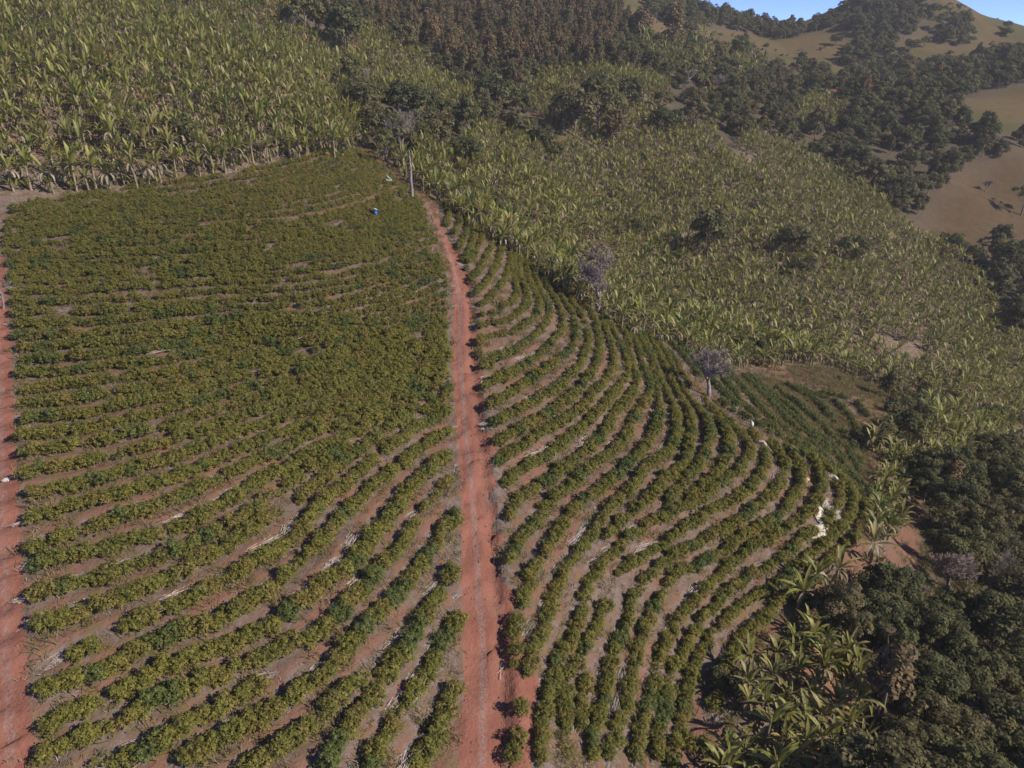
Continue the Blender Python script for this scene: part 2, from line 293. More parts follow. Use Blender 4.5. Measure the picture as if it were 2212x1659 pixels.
# ground
def ground_mat():
    N = NT('ground'); P = N.pos()
    nf = N.noise(P, 1.1, 5., .65); nm = N.noise(P, .28, 4., .6); nb = N.noise(P, .05, 3.); nx = N.noise(P, 4.5, 3., .6); ny = N.noise(P, 13., 3., .7)
    soil = N.mix(N.rng(nm, .35, .68), (.215, .108, .076), (.170, .098, .070))
    mulch = N.mix(N.rng(nf, .38, .62), (.20, .150, .130), (.130, .092, .075))
    rowd = N.attr('rowd')
    m1 = N.rng(N.math('ADD', rowd, N.math('MULTIPLY', N.math('SUBTRACT', nm, .5), 2.4)), -.55, .0)
    weeds = N.rng(N.math('ADD', nf, N.math('MULTIPLY', nb, .35)), .66, .82)
    field = N.mix(m1, soil, mulch)
    field = N.mix(N.math('MULTIPLY', N.rng(nx, .52, .66), .45), field, (.13, .085, .06))
    field = N.mix(N.math('MULTIPLY', weeds, .7), field, (.16, .12, .055))
    track = N.mix(N.rng(nm, .3, .7), (.225, .090, .062), (.27, .118, .084))
    rd = N.attr('rd')
    wob = N.math('ADD', rd, N.math('MULTIPLY', N.math('SUBTRACT', nm, .5), .5))
    mid = N.math('MULTIPLY', N.rng(N.math('ABSOLUTE', wob), .42, .14), N.rng(nx, .40, .58))
    track = N.mix(N.math('MULTIPLY', mid, .8), track, (.235, .17, .15))
    dit = N.math('MULTIPLY', N.rng(wob, 1.1, 1.5), N.rng(wob, 2.3, 1.8))
    track = N.mix(N.math('MULTIPLY', dit, N.rng(nf, .42, .6)), track, (.20, .10, .07))
    litter = N.mix(N.rng(nf, .36, .64), (.22, .165, .125), (.13, .09, .06))
    litter = N.mix(N.rng(nb, .55, .7), litter, (.30, .15, .09))
    past = N.mix(N.rng(nm, .3, .7), (.150, .108, .048), (.115, .082, .040))
    past = N.mix(N.rng(N.noise(P, .018, 3.), .42, .6), past, (.088, .082, .032))
    past = N.mix(N.math('MULTIPLY', N.rng(nx, .45, .65), .4), past, (.085, .065, .03))
    past = N.mix(N.math('MULTIPLY', N.rng(nf, .55, .75), .5), past, (.14, .12, .045))
    forest = N.mix(N.rng(nf, .35, .65), (.11, .085, .055), (.07, .06, .04))
    brown = N.mix(N.rng(nm, .35, .65), (.112, .070, .038), (.080, .060, .030))  # grass brown, kept dark so the lower right pasture reads as shaded
    c = N.mix(N.attr('zl'), field, litter); c = N.mix(N.attr('zp'), c, past); c = N.mix(N.attr('zf'), c, forest)
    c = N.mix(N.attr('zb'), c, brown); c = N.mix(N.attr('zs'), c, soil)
    c = N.mix(N.rng(N.math('ADD', N.attr('zr'), N.math('MULTIPLY', N.math('SUBTRACT', nf, .5), .5)), .35, .6), c, track)
    c = N.mix(N.math('MULTIPLY', N.rng(ny, .5, .68), .38), c, (.085, .055, .042)); c = N.mix(N.math('MULTIPLY', N.rng(ny, .42, .3), .3), c, (.36, .27, .22))
    h = N.math('ADD', nf, N.math('MULTIPLY', nx, .35))
    return N.surf(c, .95, .08, 0, h, .9, .22)
M['ground'] = ground_mat()

# ---- regions, as seen from the valley ----
def poly(s): return tr(s)
REG = [   # later ones win; z: l litter under bananas, p pasture, f forest floor, b brown grass and shade toned into the lower right pasture, c coffee field
 ('p', 'none', poly('p -4000,-3000 6000,-3000 6000,5000 -4000,5000')),
 ('b', 'none', poly('p 1860,420 1960,380 2060,345 2130,335 2260,340 2400,370 2400,640 2150,590 2020,560 1960,500')),  # olive-brown pasture, colour darkened for shade this slope does not get
 ('f', 'brown', poly('p 620,-200 1345,-200 1330,20 1380,90 1400,165 1290,180 1130,190 1080,180 1030,210 960,190 900,140 850,105 800,85 690,60 640,20')),
 ('f', 'skyl', poly('3 150,0 560,90 900,150 1000,160 1220,90 1260,0 1500,-60 1680,-20 1650,180 1500,240 1400,290 1290,270 1330,190 1170,150 1060,180 930,225 770,190 560,150 420,150 440,200 330,150 200,90')),
 ('f', 'skyl', poly('3 1720,130 1830,110 1920,130 1940,230 1850,265 1740,220')),
 ('f', 'green', poly('3 1190,340 1380,270 1500,240 1500,300 1400,330 1200,370')),
 ('f', 'green', poly('3 0,230 180,200 300,330 560,380 700,430 820,380 1050,360 1180,480 1380,370 1500,350 1700,380 1900,350 2000,300 2300,260 2500,250 2500,420 2212,450 2000,500 1830,560 1900,680 2070,760 2400,750 2400,840 2070,850 1900,900 1820,970 1700,1080 1650,1110 1740,1230 1500,1180 1380,1030 1170,940 1050,830 860,770 700,690 640,850 480,720 300,690 190,660 300,560 300,480 200,400 0,390')),
 ('f', 'green', poly('3 1640,1260 1830,1385 2212,1400 2500,1400 2500,2100 2212,1900 2100,1659 1960,1659 2000,1520')),
 ('f', 'yshrub', poly('3 150,230 400,200 560,280 700,270 800,340 820,400 700,470 560,450 520,560 400,420 260,380 160,330')),
 ('l', 'banana', poly('3 1000,560 1150,510 1290,600 1280,680 1200,700 980,700')),
 ('l', 'banana', poly('3 900,400 1000,400 1050,450 960,470')),
 ('l', 'banana_l', poly('p -600,-300 600,-300 640,60 700,140 760,230 800,320 790,335 740,340 640,350 520,368 360,392 240,418 100,426 -50,432 -600,440')),
 ('l', 'banana_l', poly('2 -50,190 350,180 560,270 700,380 900,490 900,560 760,640 600,560 430,560 250,460 250,800 -50,800')),
 ('l', 'banana', poly('2 1160,450 1400,390 1850,400 1960,480 1900,600 1850,690 2212,680 2212,2400 1000,2400 1500,1700 1380,1520 1250,1370 1100,1290 950,1180 800,1100 700,1060 620,1000 590,920 590,800 820,830 950,670 1180,730 1350,850 1450,770 1330,680 1200,600')),
 ('l', 'banana', poly('3 -20,680 300,690 480,720 640,850 700,700 860,780 1050,840 1170,950 1380,1040 1520,1190 1700,1290 1830,1400 2000,1520 2150,1800 2400,2000 2500,3500 1000,2600 -20,2600')),
 ('f', 'green', poly('2 240,480 380,560 520,560 680,650 800,680 950,660 930,600 960,540 1100,540 1200,640 1210,740 1060,750 950,680 820,830 590,790 560,900 480,930 400,800 300,760')),
 ('f', 'green', poly('6 1740,0 1900,60 2212,90 2600,100 2600,700 2212,560 2130,500 2000,170 1830,60')),
 ('l', 'banana', poly('p 790,325 830,340 900,380 1130,520 1300,600 1500,700 1700,760 1800,790 1800,900 1500,800 1300,720 1130,600 900,450 780,340')),
 # coffee, and the low ground to its right
 ('c', 'none', poly('p -1500,2600 -1500,425 -50,432 100,426 240,418 360,392 520,368 640,350 740,340 775,318 800,325 850,365 900,405 950,440 1020,500 1090,545 1130,575 1200,630 1280,680 1350,720 1440,750 1510,775 1560,800 1640,800 1700,800 1850,850 1960,880 2000,930 1900,1000 1930,1080 1920,1200 1850,1290 1700,1350 1650,1420 1560,1550 1530,2600')),
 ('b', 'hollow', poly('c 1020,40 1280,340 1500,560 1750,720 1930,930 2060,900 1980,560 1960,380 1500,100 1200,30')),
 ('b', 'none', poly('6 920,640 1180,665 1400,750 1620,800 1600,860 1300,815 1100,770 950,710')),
 ('f', 'dark', poly('6 1440,830 1640,800 1800,850 2212,1000 2600,1100 2600,1200 1950,940 1700,860 1650,900 1780,1040 1600,1090 1340,1060 1330,980 1450,960 1480,900')),
 ('l', 'banana', poly('6 1690,850 1950,930 2212,1080 2500,1200 2500,1300 2212,1190 1700,1200 1650,1290 1480,1290 1440,1200 1330,1080 1370,1040 1600,1090 1800,1050 1700,920')),
 ('s', 'none', poly('9 1500,160 1680,160 1650,600 1450,560 1450,400')),
 ('l', 'banana_n', poly('9 1440,0 1660,0 1640,150 1560,240 1560,330 1500,420 1440,520 1370,500 1390,330 1400,180')),
 ('f', 'near', poly('9 1660,110 1900,30 2212,-10 3500,-10 3500,3500 1450,3000 1400,1659 1380,1300 1350,1000 1300,640 1500,570 1640,600')),
 ('l', 'banana_n', poly('9 560,1659 640,1500 720,1130 850,1080 1040,950 1300,980 1350,1300 1400,1659 1450,3000 500,3000')),
]
def inpoly(px, py, pl):
    r = np.zeros(len(px), bool); n = len(pl); j = n-1
    for i in range(n):
        xi, yi = pl[i]; xj, yj = pl[j]
        if yi != yj:
            c = ((yi > py) != (yj > py)) & (px < (xj-xi)*(py-yi)/(yj-yi)+xi); r ^= c
        j = i
    return r
def classify(P):
    z = np.zeros(len(P), int)
    for k, (a, b, pl) in enumerate(REG): z[inpoly(P[:, 0], P[:, 1], pl)] = k
    return z
# coarse map of what the valley view reaches, to sort ground that lies behind a crest
tx = np.arange(-120, 2341, 12.); ty = np.arange(-60, 1801, 12.)
TXX, TYY = np.meshgrid(tx, ty)
_w = cast(np.stack([TXX.ravel(), TYY.ravel()], 1)); _t = project(_w)[:, 2]
TM = np.where(np.isnan(_t), 5000, _t).reshape(TXX.shape)
seen = ~np.isnan(_t)
seenW = _w[seen]; seenC = classify(np.stack([TXX.ravel(), TYY.ravel()], 1)[seen])
kd = kdtree.KDTree(len(seenW))
for i, q in enumerate(seenW): kd.insert((q[0], q[1], 0), i)
kd.balance()
def region_of(x, y, z):       # region index, distance to land in view, picture point
    pr = project(np.stack([x, y, z], 1)); px, py, d = pr.T
    ok = (d > 5) & (px > tx[0]) & (px < tx[-1]-1) & (py > ty[0]) & (py < ty[-1]-1)
    ix = np.clip(((px-tx[0])/12).astype(int), 0, len(tx)-2); iy = np.clip(((py-ty[0])/12).astype(int), 0, len(ty)-2)
    near = np.maximum(np.maximum(TM[iy, ix], TM[iy+1, ix]), np.maximum(TM[iy, ix+1], TM[iy+1, ix+1]))
    vis = ok & (d < near*1.03+.5)
    c = np.zeros(len(x), int); far = np.zeros(len(x))
    c[vis] = classify(pr[vis, :2])
    for i in np.where(~vis)[0]:
        q, k, dd = kd.find((x[i], y[i], 0)); c[i] = seenC[k]; far[i] = dd
    return c, far, pr
# ---- coffee rows on the ground ----
def resample(W, step):
    s = np.concatenate([[0], np.cumsum(np.linalg.norm(np.diff(W[:, :2], axis=0), axis=1))])
    n = max(2, int(s[-1]/step)+1); q = np.linspace(0, s[-1], n)
    return np.stack([np.interp(q, s, W[:, 0]), np.interp(q, s, W[:, 1])], 1)
def smooth(W, k=2):
    W = W.copy()
    for _ in range(k): W[1:-1] = (W[:-2]+2*W[1:-1]+W[2:])/4
    return W
rows = []                     # (side, xy array), left rows run from the edge to the track
def ground_trace(s):
    w = cast(tr(s)); w = w[~np.isnan(w[:, 0])]
    return smooth(resample(w, 1.0), 3)
left = [ground_trace(s) for z, s in LROWS]
rows += [('L', r) for r in left]
prev = left[-1]
for z, n, s in GUIDES:
    g = ground_trace(s)
    a = resample(prev, np.linalg.norm(np.diff(prev, axis=0), axis=1).sum()/90); b = resample(g, np.linalg.norm(np.diff(g, axis=0), axis=1).sum()/90)
    m = min(len(a), len(b)); a, b = a[:m], b[:m]
    for k in range(1, n+1):
        f = k/n
        wob = (vnoise(np.arange(m)/9., np.full(m, k*7.3+z), 3)-.5)[:, None]*np.array([[.3, .7]])
        rows.append(('L', resample(a*(1-f)+b*f+wob*(k < n), 1.0)))
    prev = g
rows += [('R', ground_trace(s)) for z, s in RROWS]
rows += [('B', ground_trace(s)) for s in BROWS]
RW = np.concatenate([r for _, r in rows]); RZ = height(RW[:, 0], RW[:, 1])
kr = kdtree.KDTree(len(RW))
for i, q in enumerate(RW): kr.insert((q[0], q[1], 0), i)
kr.balance()
road = resample(cast(ROAD)[:, :2], 1.0); road = np.concatenate([[road[0]*0+road[-1]+(road[-1]-road[-2])*8], road[::-1]])[::-1]
road = smooth(resample(road, 1.0), 4)
lroad = smooth(resample(cast(tr('p 24,1720 18,1500 11,1300 5,1100 1,870 -6,700 -16,560'))[:, :2], 1.0), 3)
spur = resample(cast(tr('c 1290,330 1330,385 1400,440 1480,490'))[:, :2], 1.0)
spur2 = resample(cast(tr('p 1820,285 1790,300 3 1230,400 1190,480 1170,520'))[:, :2], 2.0)
def lateral(x, y, path):
    best = np.full(len(x), 1e9); side = np.zeros(len(x))
    for a, b in zip(path[:-1], path[1:]):
        d = b-a; L = d@d
        t = np.clip(((x-a[0])*d[0]+(y-a[1])*d[1])/L, 0, 1)
        ex = x-a[0]-t*d[0]; ey = y-a[1]-t*d[1]; r = np.hypot(ex, ey)
        m = r < best; best[m] = r[m]; side[m] = np.sign(d[0]*ey-d[1]*ex)[m]
    return best, side
# ---- terrain mesh ----
xs, ys, zs = XX.ravel(), YY.ravel(), ZZ.ravel().copy()
base_z = zs.copy()
regi, farv, prv = region_of(xs, ys, zs)
zone = np.array([ord(REG[k][0]) for k in regi])
z_at = {c: (zone == ord(c)).astype(float).reshape(XX.shape) for c in 'lpfbsc'}
def blur(a, n=1):
    for _ in range(n):
        b = a.copy(); b[1:-1, 1:-1] = (a[1:-1, 1:-1]*4+a[:-2, 1:-1]+a[2:, 1:-1]+a[1:-1, :-2]+a[1:-1, 2:])/8; a = b
    return a
rowd = np.full(len(xs), 0.0)
cand = np.where((zone == ord('c')) & (xs > -90) & (xs < 130) & (ys > 15) & (ys < 200))[0]
for i in cand:
    q, k, dd = kr.find((xs[i], ys[i], 0))
    sgn = 1 if zs[i] > RZ[k] else -1
    rowd[i] = sgn*(dd-.55) if dd > .55 else 0.0
    rowd[i] = float(np.clip(rowd[i], -2, 2))
nearr = (xs > -90) & (xs < 60) & (ys > 5) & (ys < 200)
rdist = np.full(len(xs), 9.0); rside = np.ones(len(xs)); ld = np.full(len(xs), 9.0)
a_, b_ = lateral(xs[nearr], ys[nearr], road); rdist[nearr] = a_; rside[nearr] = -b_
if rside[nearr][np.argmax(xs[nearr])] < 0: rside = -rside
a_, b_ = lateral(xs[nearr], ys[nearr], lroad); ld[nearr] = a_
sp_, _ = lateral(xs[nearr], ys[nearr], spur); sd_ = np.full(len(xs), 9.0); sd_[nearr] = sp_
sp2, _ = lateral(xs, ys, spur2)
rd = rdist*rside
wid = np.interp(ys, [30, 50, 62, 90, 115, 150, 190], [2.6, 2.5, 2.1, 1.9, 1.5, .9, .5])
widR = np.interp(ys, [30, 46, 56, 70, 90, 110, 150, 190], [4.4, 4.2, 2.9, 3.0, 2.9, 2.4, .9, .5])+ (vnoise(xs*0+ys*.55, xs*0, 5)-.5)*1.6*(ys < 125)
w_side = np.where(rd > 0, widR-.6, wid-.95)
zr = np.clip((w_side-rdist)/.6+.5, 0, 1)
zr = np.maximum(zr, np.clip((1.25-ld)/.9+.5, 0, 1)*.9)
zr = np.maximum(zr, np.clip((1.0-sd_)/.5+.5, 0, 1)); zr = np.maximum(zr, np.clip((2.0-sp2)/2+.5, 0, 1))
rd_attr = np.where(ld < 3, ld, rd)
# relief: wheel track, ditch on its right, small terraces at the rows, rough ground
cut = -.18*np.exp(-(rdist/1.2)**2)-.38*np.exp(-((rd-1.75)/.4)**2)*(rdist < 3)*(ys < 130)+.16*np.exp(-((rd-2.7)/.6)**2)*(ys < 130)
cut[~nearr] = 0
zs += cut
zs += (vnoise(xs*.9, ys*.9, 1)-.5)*.16+(vnoise(xs*.25, ys*.25, 2)-.5)*.35
nearc = zone == ord('c')
zs += np.where(nearc, -.22*np.clip(rowd, -1, 1)*(np.abs(rowd) > 0), 0)
big = (vnoise(xs*.04, ys*.04, 9)-.5)*5*np.clip((ys-250)/200, 0, 1)
zs += big
ZZ = zs.reshape(XX.shape)
nY, nX = XX.shape
ii = np.arange(nY*nX).reshape(nY, nX)
quads = np.stack([ii[:-1, :-1], ii[:-1, 1:], ii[1:, 1:], ii[1:, :-1]], -1).reshape(-1, 4)
def new_mesh(name, V, Fq, mats=(), midx=None, v=None, smooth_=False):
    me = bpy.data.meshes.new(name); V = np.asarray(V, np.float32); Fq = np.asarray(Fq, np.int32)
    me.vertices.add(len(V)); me.vertices.foreach_set('co', V.ravel())
    k = Fq.shape[1]; me.loops.add(Fq.size); me.loops.foreach_set('vertex_index', Fq.ravel())
    me.polygons.add(len(Fq)); me.polygons.foreach_set('loop_start', np.arange(0, Fq.size, k, dtype=np.int32))
    for m in mats: me.materials.append(m)
    if midx is not None: me.polygons.foreach_set('material_index', np.asarray(midx, np.int32))
    if smooth_: me.polygons.foreach_set('use_smooth', np.ones(len(Fq), bool))
    me.update(calc_edges=True)
    if v is not None:
        a = me.attributes.new('v', 'FLOAT', 'FACE'); a.data.foreach_set('value', np.asarray(v, np.float32))
    me.validate(); return me
def link(name, me, parent=None, **props):
    o = bpy.data.objects.new(name, me); scene.collection.objects.link(o)
    if parent is not None: o.parent = parent
    for k, x in props.items(): o[k] = x
    return o
FA = {'rowd': rowd, 'rd': rd_attr, 'zr': zr}
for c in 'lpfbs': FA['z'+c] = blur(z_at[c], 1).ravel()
fz = zone.reshape(XX.shape)[:-1, :-1].ravel(); fr = (zr.reshape(XX.shape)[:-1, :-1].ravel() > .5)
GV = np.stack([xs, ys, zs], 1)
def ground_part(name, mask):
    q = quads[mask]; used = np.unique(q); remap = np.full(len(GV), -1); remap[used] = np.arange(len(used))
    me = new_mesh(name, GV[used], remap[q], [M['ground']], smooth_=True)
    for k, a in FA.items():
        at = me.attributes.new(k, 'FLOAT', 'POINT'); at.data.foreach_set('value', a[used].astype(np.float32))
    link(name, me, kind='structure')
ground_part('dirt_track', fr)
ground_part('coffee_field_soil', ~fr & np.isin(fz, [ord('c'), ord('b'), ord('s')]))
ground_part('plantation_floor', ~fr & (fz == ord('l')))
ground_part('pasture_hills', ~fr & (fz == ord('p')))
ground_part('forest_floor', ~fr & (fz == ord('f')))
# smooth normals meet across the seams because the sheets share their edge heights
# ================= plants =================
def tube(pts, rad, n=5):
    V = []; Fq = []
    for i, (p, r) in enumerate(zip(pts, rad)):
        d = pts[min(i+1, len(pts)-1)]-pts[max(i-1, 0)]; d = d/(np.linalg.norm(d)+1e-9)
        a = np.cross(d, [0, 0, 1.]) if abs(d[2]) < .95 else np.cross(d, [1., 0, 0]); a /= np.linalg.norm(a); b = np.cross(d, a)
        for k in range(n):
            t = 2*math.pi*k/n; V.append(p+r*(a*math.cos(t)+b*math.sin(t)))
        if i:
            for k in range(n):
                q = (i-1)*n; Fq.append((q+k, q+(k+1) % n, q+n+(k+1) % n, q+n+k))
    return V, Fq
class Geo:
    def __init__(s): s.V = []; s.F = []; s.v = []; s.m = []; s.n = 0
    def add(s, V, Fq, v=.5, m=0):
        V = np.asarray(V, float).reshape(-1, 3); Fq = np.asarray(Fq, int)
        s.V.append(V); s.F.append(Fq+s.n); s.n += len(V)
        s.v.append(np.full(len(Fq), v) if np.isscalar(v) else np.asarray(v)); s.m.append(np.full(len(Fq), m)); return s
    def mesh(s, name, mats): return new_mesh(name, np.concatenate(s.V), np.concatenate(s.F), mats, np.concatenate(s.m), np.concatenate(s.v))
def leaf_quads(C, Nrm, size, R, asp=1.6):
    """quads at C facing Nrm, random spin"""
    n = len(C); Nrm = Nrm/(np.linalg.norm(Nrm, axis=1)[:, None]+1e-9)
    h = R.normal(size=(n, 3)); a = np.cross(Nrm, h); a /= (np.linalg.norm(a, axis=1)[:, None]+1e-9); b = np.cross(Nrm, a)
    sz = (size*R.uniform(.6, 1.3, n))[:, None]; a = a*sz*asp/2; b = b*sz/2
    V = np.stack([C-a, C-b*.9, C+a, C+b*.9], 1).reshape(-1, 3)
    return V, np.arange(4*n).reshape(n, 4)
def crown(seed, rx, ry, rz, cz, nclump, nleaf, lsize, crad, hollow=.55, up=.25, flat=.75):
    R = np.random.default_rng(seed); g = Geo()
    for k in range(nclump):
        d = R.normal(size=3); d /= np.linalg.norm(d)
        if d[2] < -.55: d[2] *= -.6
        r = R.uniform(hollow, 1.0)**.6
        c = np.array([d[0]*rx*r, d[1]*ry*r, cz+d[2]*rz*r]); cr = crad*R.uniform(.6, 1.35)
        n = int(nleaf*R.uniform(.7, 1.3)*(cr/crad)**1.5)+3
        q = R.normal(size=(n, 3)); q /= np.linalg.norm(q, axis=1)[:, None]
        lo = q[:, 2] < -.3; q[lo, 2] *= -1
        P = c+q*[1, 1, flat]*cr*R.uniform(.72, 1.08, n)[:, None]
        V, Fq = leaf_quads(P, q+[0, 0, up+.1]+R.normal(size=(n, 3))*.33, lsize, R)
        g.add(V, Fq, np.clip(R.uniform(.15, .75)+R.normal(size=n)*.16, 0, 1))
    return g
def trunk(seed, h, r, spread, nl=5, m=0):
    R = np.random.default_rng(seed); g = Geo()
    z = np.linspace(-.6, h, 5); w = np.cumsum(R.normal(size=(5, 2))*.12*h/6, axis=0)
    P = np.column_stack([w, z]); V, Fq = tube(P, np.linspace(r, r*.5, 5), 6); g.add(V, Fq, .5, m)
    for k in range(nl):
        a = 2*math.pi*k/nl+R.uniform(-.4, .4); s = P[R.integers(2, 5)]
        q = [s, s+np.array([math.cos(a)*spread*.4, math.sin(a)*spread*.4, h*.28]), s+np.array([math.cos(a)*spread*.85, math.sin(a)*spread*.85, h*.55])]
        V, Fq = tube(np.array(q), [r*.45, r*.3, r*.12], 5); g.add(V, Fq, .5, m)
    return g
def bare(seed, h, spread, r, levels=5, trunk_frac=.25, nb=3, twig=.03, upw=.45, droop=0.):
    R = np.random.default_rng(seed); gt = Geo(); gb = Geo()
    def grow(p, d, L, rad, lev):
        d = d/np.linalg.norm(d); q = [p]
        for k in range(3):
            d = d+R.normal(size=3)*.13; d[2] += upw*.12-droop*.1; d /= np.linalg.norm(d); q.append(q[-1]+d*L/3)
        V, Fq = tube(np.array(q), np.linspace(rad, rad*.6, 4), 5 if lev < 2 else 3); (gt if lev < 1 else gb).add(V, Fq, .5)
        if lev >= levels: return
        for k in range(nb+(lev > 1)):
            a = R.uniform(0, 2*math.pi); tilt = R.uniform(.35, .85)
            b = np.cross(d, R.normal(size=3)); b /= np.linalg.norm(b)
            nd = d*math.cos(tilt)+b*math.sin(tilt); nd[2] += upw*.35
            nd[:2] *= spread
            st = q[R.integers(1, 4)] if lev else q[R.integers(2, 4)]
            grow(st, nd, L*R.uniform(.6, .8), max(rad*.52, twig), lev+1)
    grow(np.array([0, 0, -.4]), np.array([.02, .01, 1.]), h*trunk_frac+.4, r, 0)
    return gt, gb
def banana(seed, stem=3.6, L=3.9, nl=9, dead=5):
    R = np.random.default_rng(seed); gs, gl, gd = Geo(), Geo(), Geo()
    lean = R.uniform(-.25, .25, 2)
    P = np.array([[lean[0]*t*t, lean[1]*t*t, -.3+(stem+.3)*t] for t in np.linspace(0, 1, 4)])
    V, Fq = tube(P, [.24, .2, .17, .12], 6); gs.add(V, Fq)
    top = P[-1]
    def frond(g, az, el, L, W, droop, v, n=6, fold=.35):
        d = np.array([math.cos(az)*math.cos(el), math.sin(az)*math.cos(el), math.sin(el)]); p = top.copy(); side = np.array([-math.sin(az), math.cos(az), 0.])
        mid = [p+d*.35]; p = mid[0]
        for k in range(n):
            d = d+np.array([0, 0, -droop*(k+1)/n]); d /= np.linalg.norm(d); mid.append(mid[-1]+d*L/n)
        ws = np.array([.25, .8, 1., 1., .9, .65, .1])[:n+1]*W*R.uniform(.75, 1.05, n+1)
        up = np.cross(side, (mid[-1]-mid[0])); up /= np.linalg.norm(up)+1e-9
        if up[2] < 0: up = -up
        Vv = []
        for m_, w in zip(mid, ws): Vv += [m_-side*w+up*w*fold, m_, m_+side*w+up*w*fold]
        Fq = []
        for k in range(n):
            a = 3*k; Fq += [(a, a+1, a+4, a+3), (a+1, a+2, a+5, a+4)]
        g.add(Vv, Fq, np.clip(v+R.normal(size=len(Fq))*.12, 0, 1))
    for k in range(nl):
        el = math.radians(R.uniform(50, 84) if k % 3 else R.uniform(20, 50)); az = k*2.4+R.uniform(-1., 1.)
        frond(gl, az, el, L*R.uniform(.75, 1.05), R.uniform(.24, .36), R.uniform(.10, .38), R.uniform(.25, .9))
    for k in range(dead):
        frond(gd, R.uniform(0, 6.3), math.radians(R.uniform(-5, 30)), L*R.uniform(.45, .7), .22, 1.1, R.uniform(.2, .9), 5, .6)
    for k in range(2):       # suckers at the foot
        a = R.uniform(0, 6.3); t0 = top; top = np.array([math.cos(a)*.7, math.sin(a)*.7, R.uniform(.2, 1.2)])
        for j in range(4): frond(gl, j*1.6+a, math.radians(R.uniform(50, 80)), L*.42, .2, .3, R.uniform(.3, .9), 5)
        top = t0
    return gs, gl, gd
def bush(seed, w=1.0, h=1.5, nc=44, nl=25, ls=.15, lean=0):
    R = np.random.default_rng(seed); g = Geo()
    for k in range(nc):
        a = R.uniform(0, 6.283); r = w*math.sqrt(R.uniform(0, 1))*R.uniform(.55, 1.0); z = h*(1-.45*(r/w)**2)*R.uniform(.25, 1.0)
        c = np.array([r*math.cos(a), r*math.sin(a), z]); cr = R.uniform(.22, .40)
        n = int(nl*R.uniform(.7, 1.3)); q = R.normal(size=(n, 3)); q /= np.linalg.norm(q, axis=1)[:, None]; q[q[:, 2] < -.3, 2] *= -1
        V, Fq = leaf_quads(c+q*cr*R.uniform(.5, 1.1, n)[:, None], q+[0, 0, .55]+R.normal(size=(n, 3))*.34, ls, R, 1.5)
        g.add(V, Fq, np.clip(R.uniform(.15, .8)+R.normal(size=n)*.16, 0, 1))
    return g
def tuft(seed, n=16, h=.32, sp=.35):
    R = np.random.default_rng(seed); V = []; Fq = []
    for k in range(n):
        a = R.uniform(0, 6.3); c = R.normal(size=2)*sp*.6; d = np.array([math.cos(a), math.sin(a)])*R.uniform(.1, .9)*h; z = h*R.uniform(.3, 1)
        w = np.array([-d[1], d[0]]); w = w/(np.linalg.norm(w)+1e-6)*.03
        i = len(V); V += [(*(c-w), 0), (*(c+w), 0), (*(c+d+w*.3), z), (*(c+d-w*.3), z)]; Fq.append((i, i+1, i+2, i+3))
    return Geo().add(V, Fq, R.uniform(.1, .95, n))
# variants: each is a list of (part name, Geo, material list)
def blob(seed, rx, ry, rz, n=12):
    R = np.random.default_rng(seed); V = []; Fq = []
    for i in range(n+1):
        for j in range(n):
            th = math.pi*i/n; ph = 2*math.pi*j/n; d = np.array([math.sin(th)*math.cos(ph), math.sin(th)*math.sin(ph), math.cos(th)])
            k = 1+.16*math.sin(3*ph+seed)*math.sin(th)+.1*math.sin(5*th+2*ph)+R.normal()*.03*(0 < i < n)
            V.append(d*[rx, ry, rz]*k)
            if i < n: a = i*n+j; b = i*n+(j+1) % n; Fq.append((a, a+n, b+n, b))
    return Geo().add(V, Fq)
KIND = {}
def join_variant(parts):
    V = []; Fs = []; mi = []; vv = []; mats = []; n = 0
    for nm, g, ml in parts:
        Vg = np.concatenate(g.V); V.append(Vg); Fs.append(np.concatenate(g.F)+n); n += len(Vg)
        mi.append(np.concatenate(g.m)+len(mats)); vv.append(np.concatenate(g.v)); mats += ml
    return new_mesh('plant_instance', np.concatenate(V), np.concatenate(Fs), mats, np.concatenate(mi), np.concatenate(vv))
def define(kind, variants):
    out = []
    for parts in variants:
        meshes = [(nm, g.mesh(nm, ml)) for nm, g, ml in parts]
        whole = join_variant(parts) if len(parts) > 1 else meshes[0][1]
        out.append({'parts': meshes, 'whole': bpy.data.objects.new(kind+'_instance', whole)})
    KIND[kind] = out
define('coffee', [[('foliage', bush(100+k, *a), [M['coffee']])] for k, a in enumerate([(1.15, 1.75), (1.05, 1.6), (1.2, 1.85), (1.0, 1.5), (1.25, 1.65), (1.0, 1.9)])])
define('coffee_dark', [[('foliage', bush(120+k, *a), [M['coffee_dark']])] for k, a in enumerate([(1.2, 1.85), (1.25, 1.75), (1.1, 1.9)])])
define('coffee_thin', [[('foliage', bush(130+k, .9, 1.4, 20, 11), [M['coffee']])] for k in range(3)])
define('banana', [[('pseudostem', s, [M['banana_stem']]), ('leaves', l, [M['banana']]), ('dead_leaves', d, [M['banana_dead']])]
                  for s, l, d in [banana(200+k, st, L, nl, dd) for k, (st, L, nl, dd) in enumerate([(3.6, 3.9, 9, 6), (4.2, 3.6, 10, 5), (3.1, 4.1, 8, 7), (3.9, 3.8, 11, 4), (2.6, 3.4, 8, 8), (3.4, 3.3, 7, 9)])]])
def tree_var(seed, rx, ry, rz, cz, nc, nl, ls, cr, th, tr_, mat, **k):
    return [('trunk', trunk(seed+5, th, tr_, rx*.8), [M['bark']]), ('crown', crown(seed, rx, ry, rz, cz, nc, nl, ls, cr, **k), [M[mat]])]
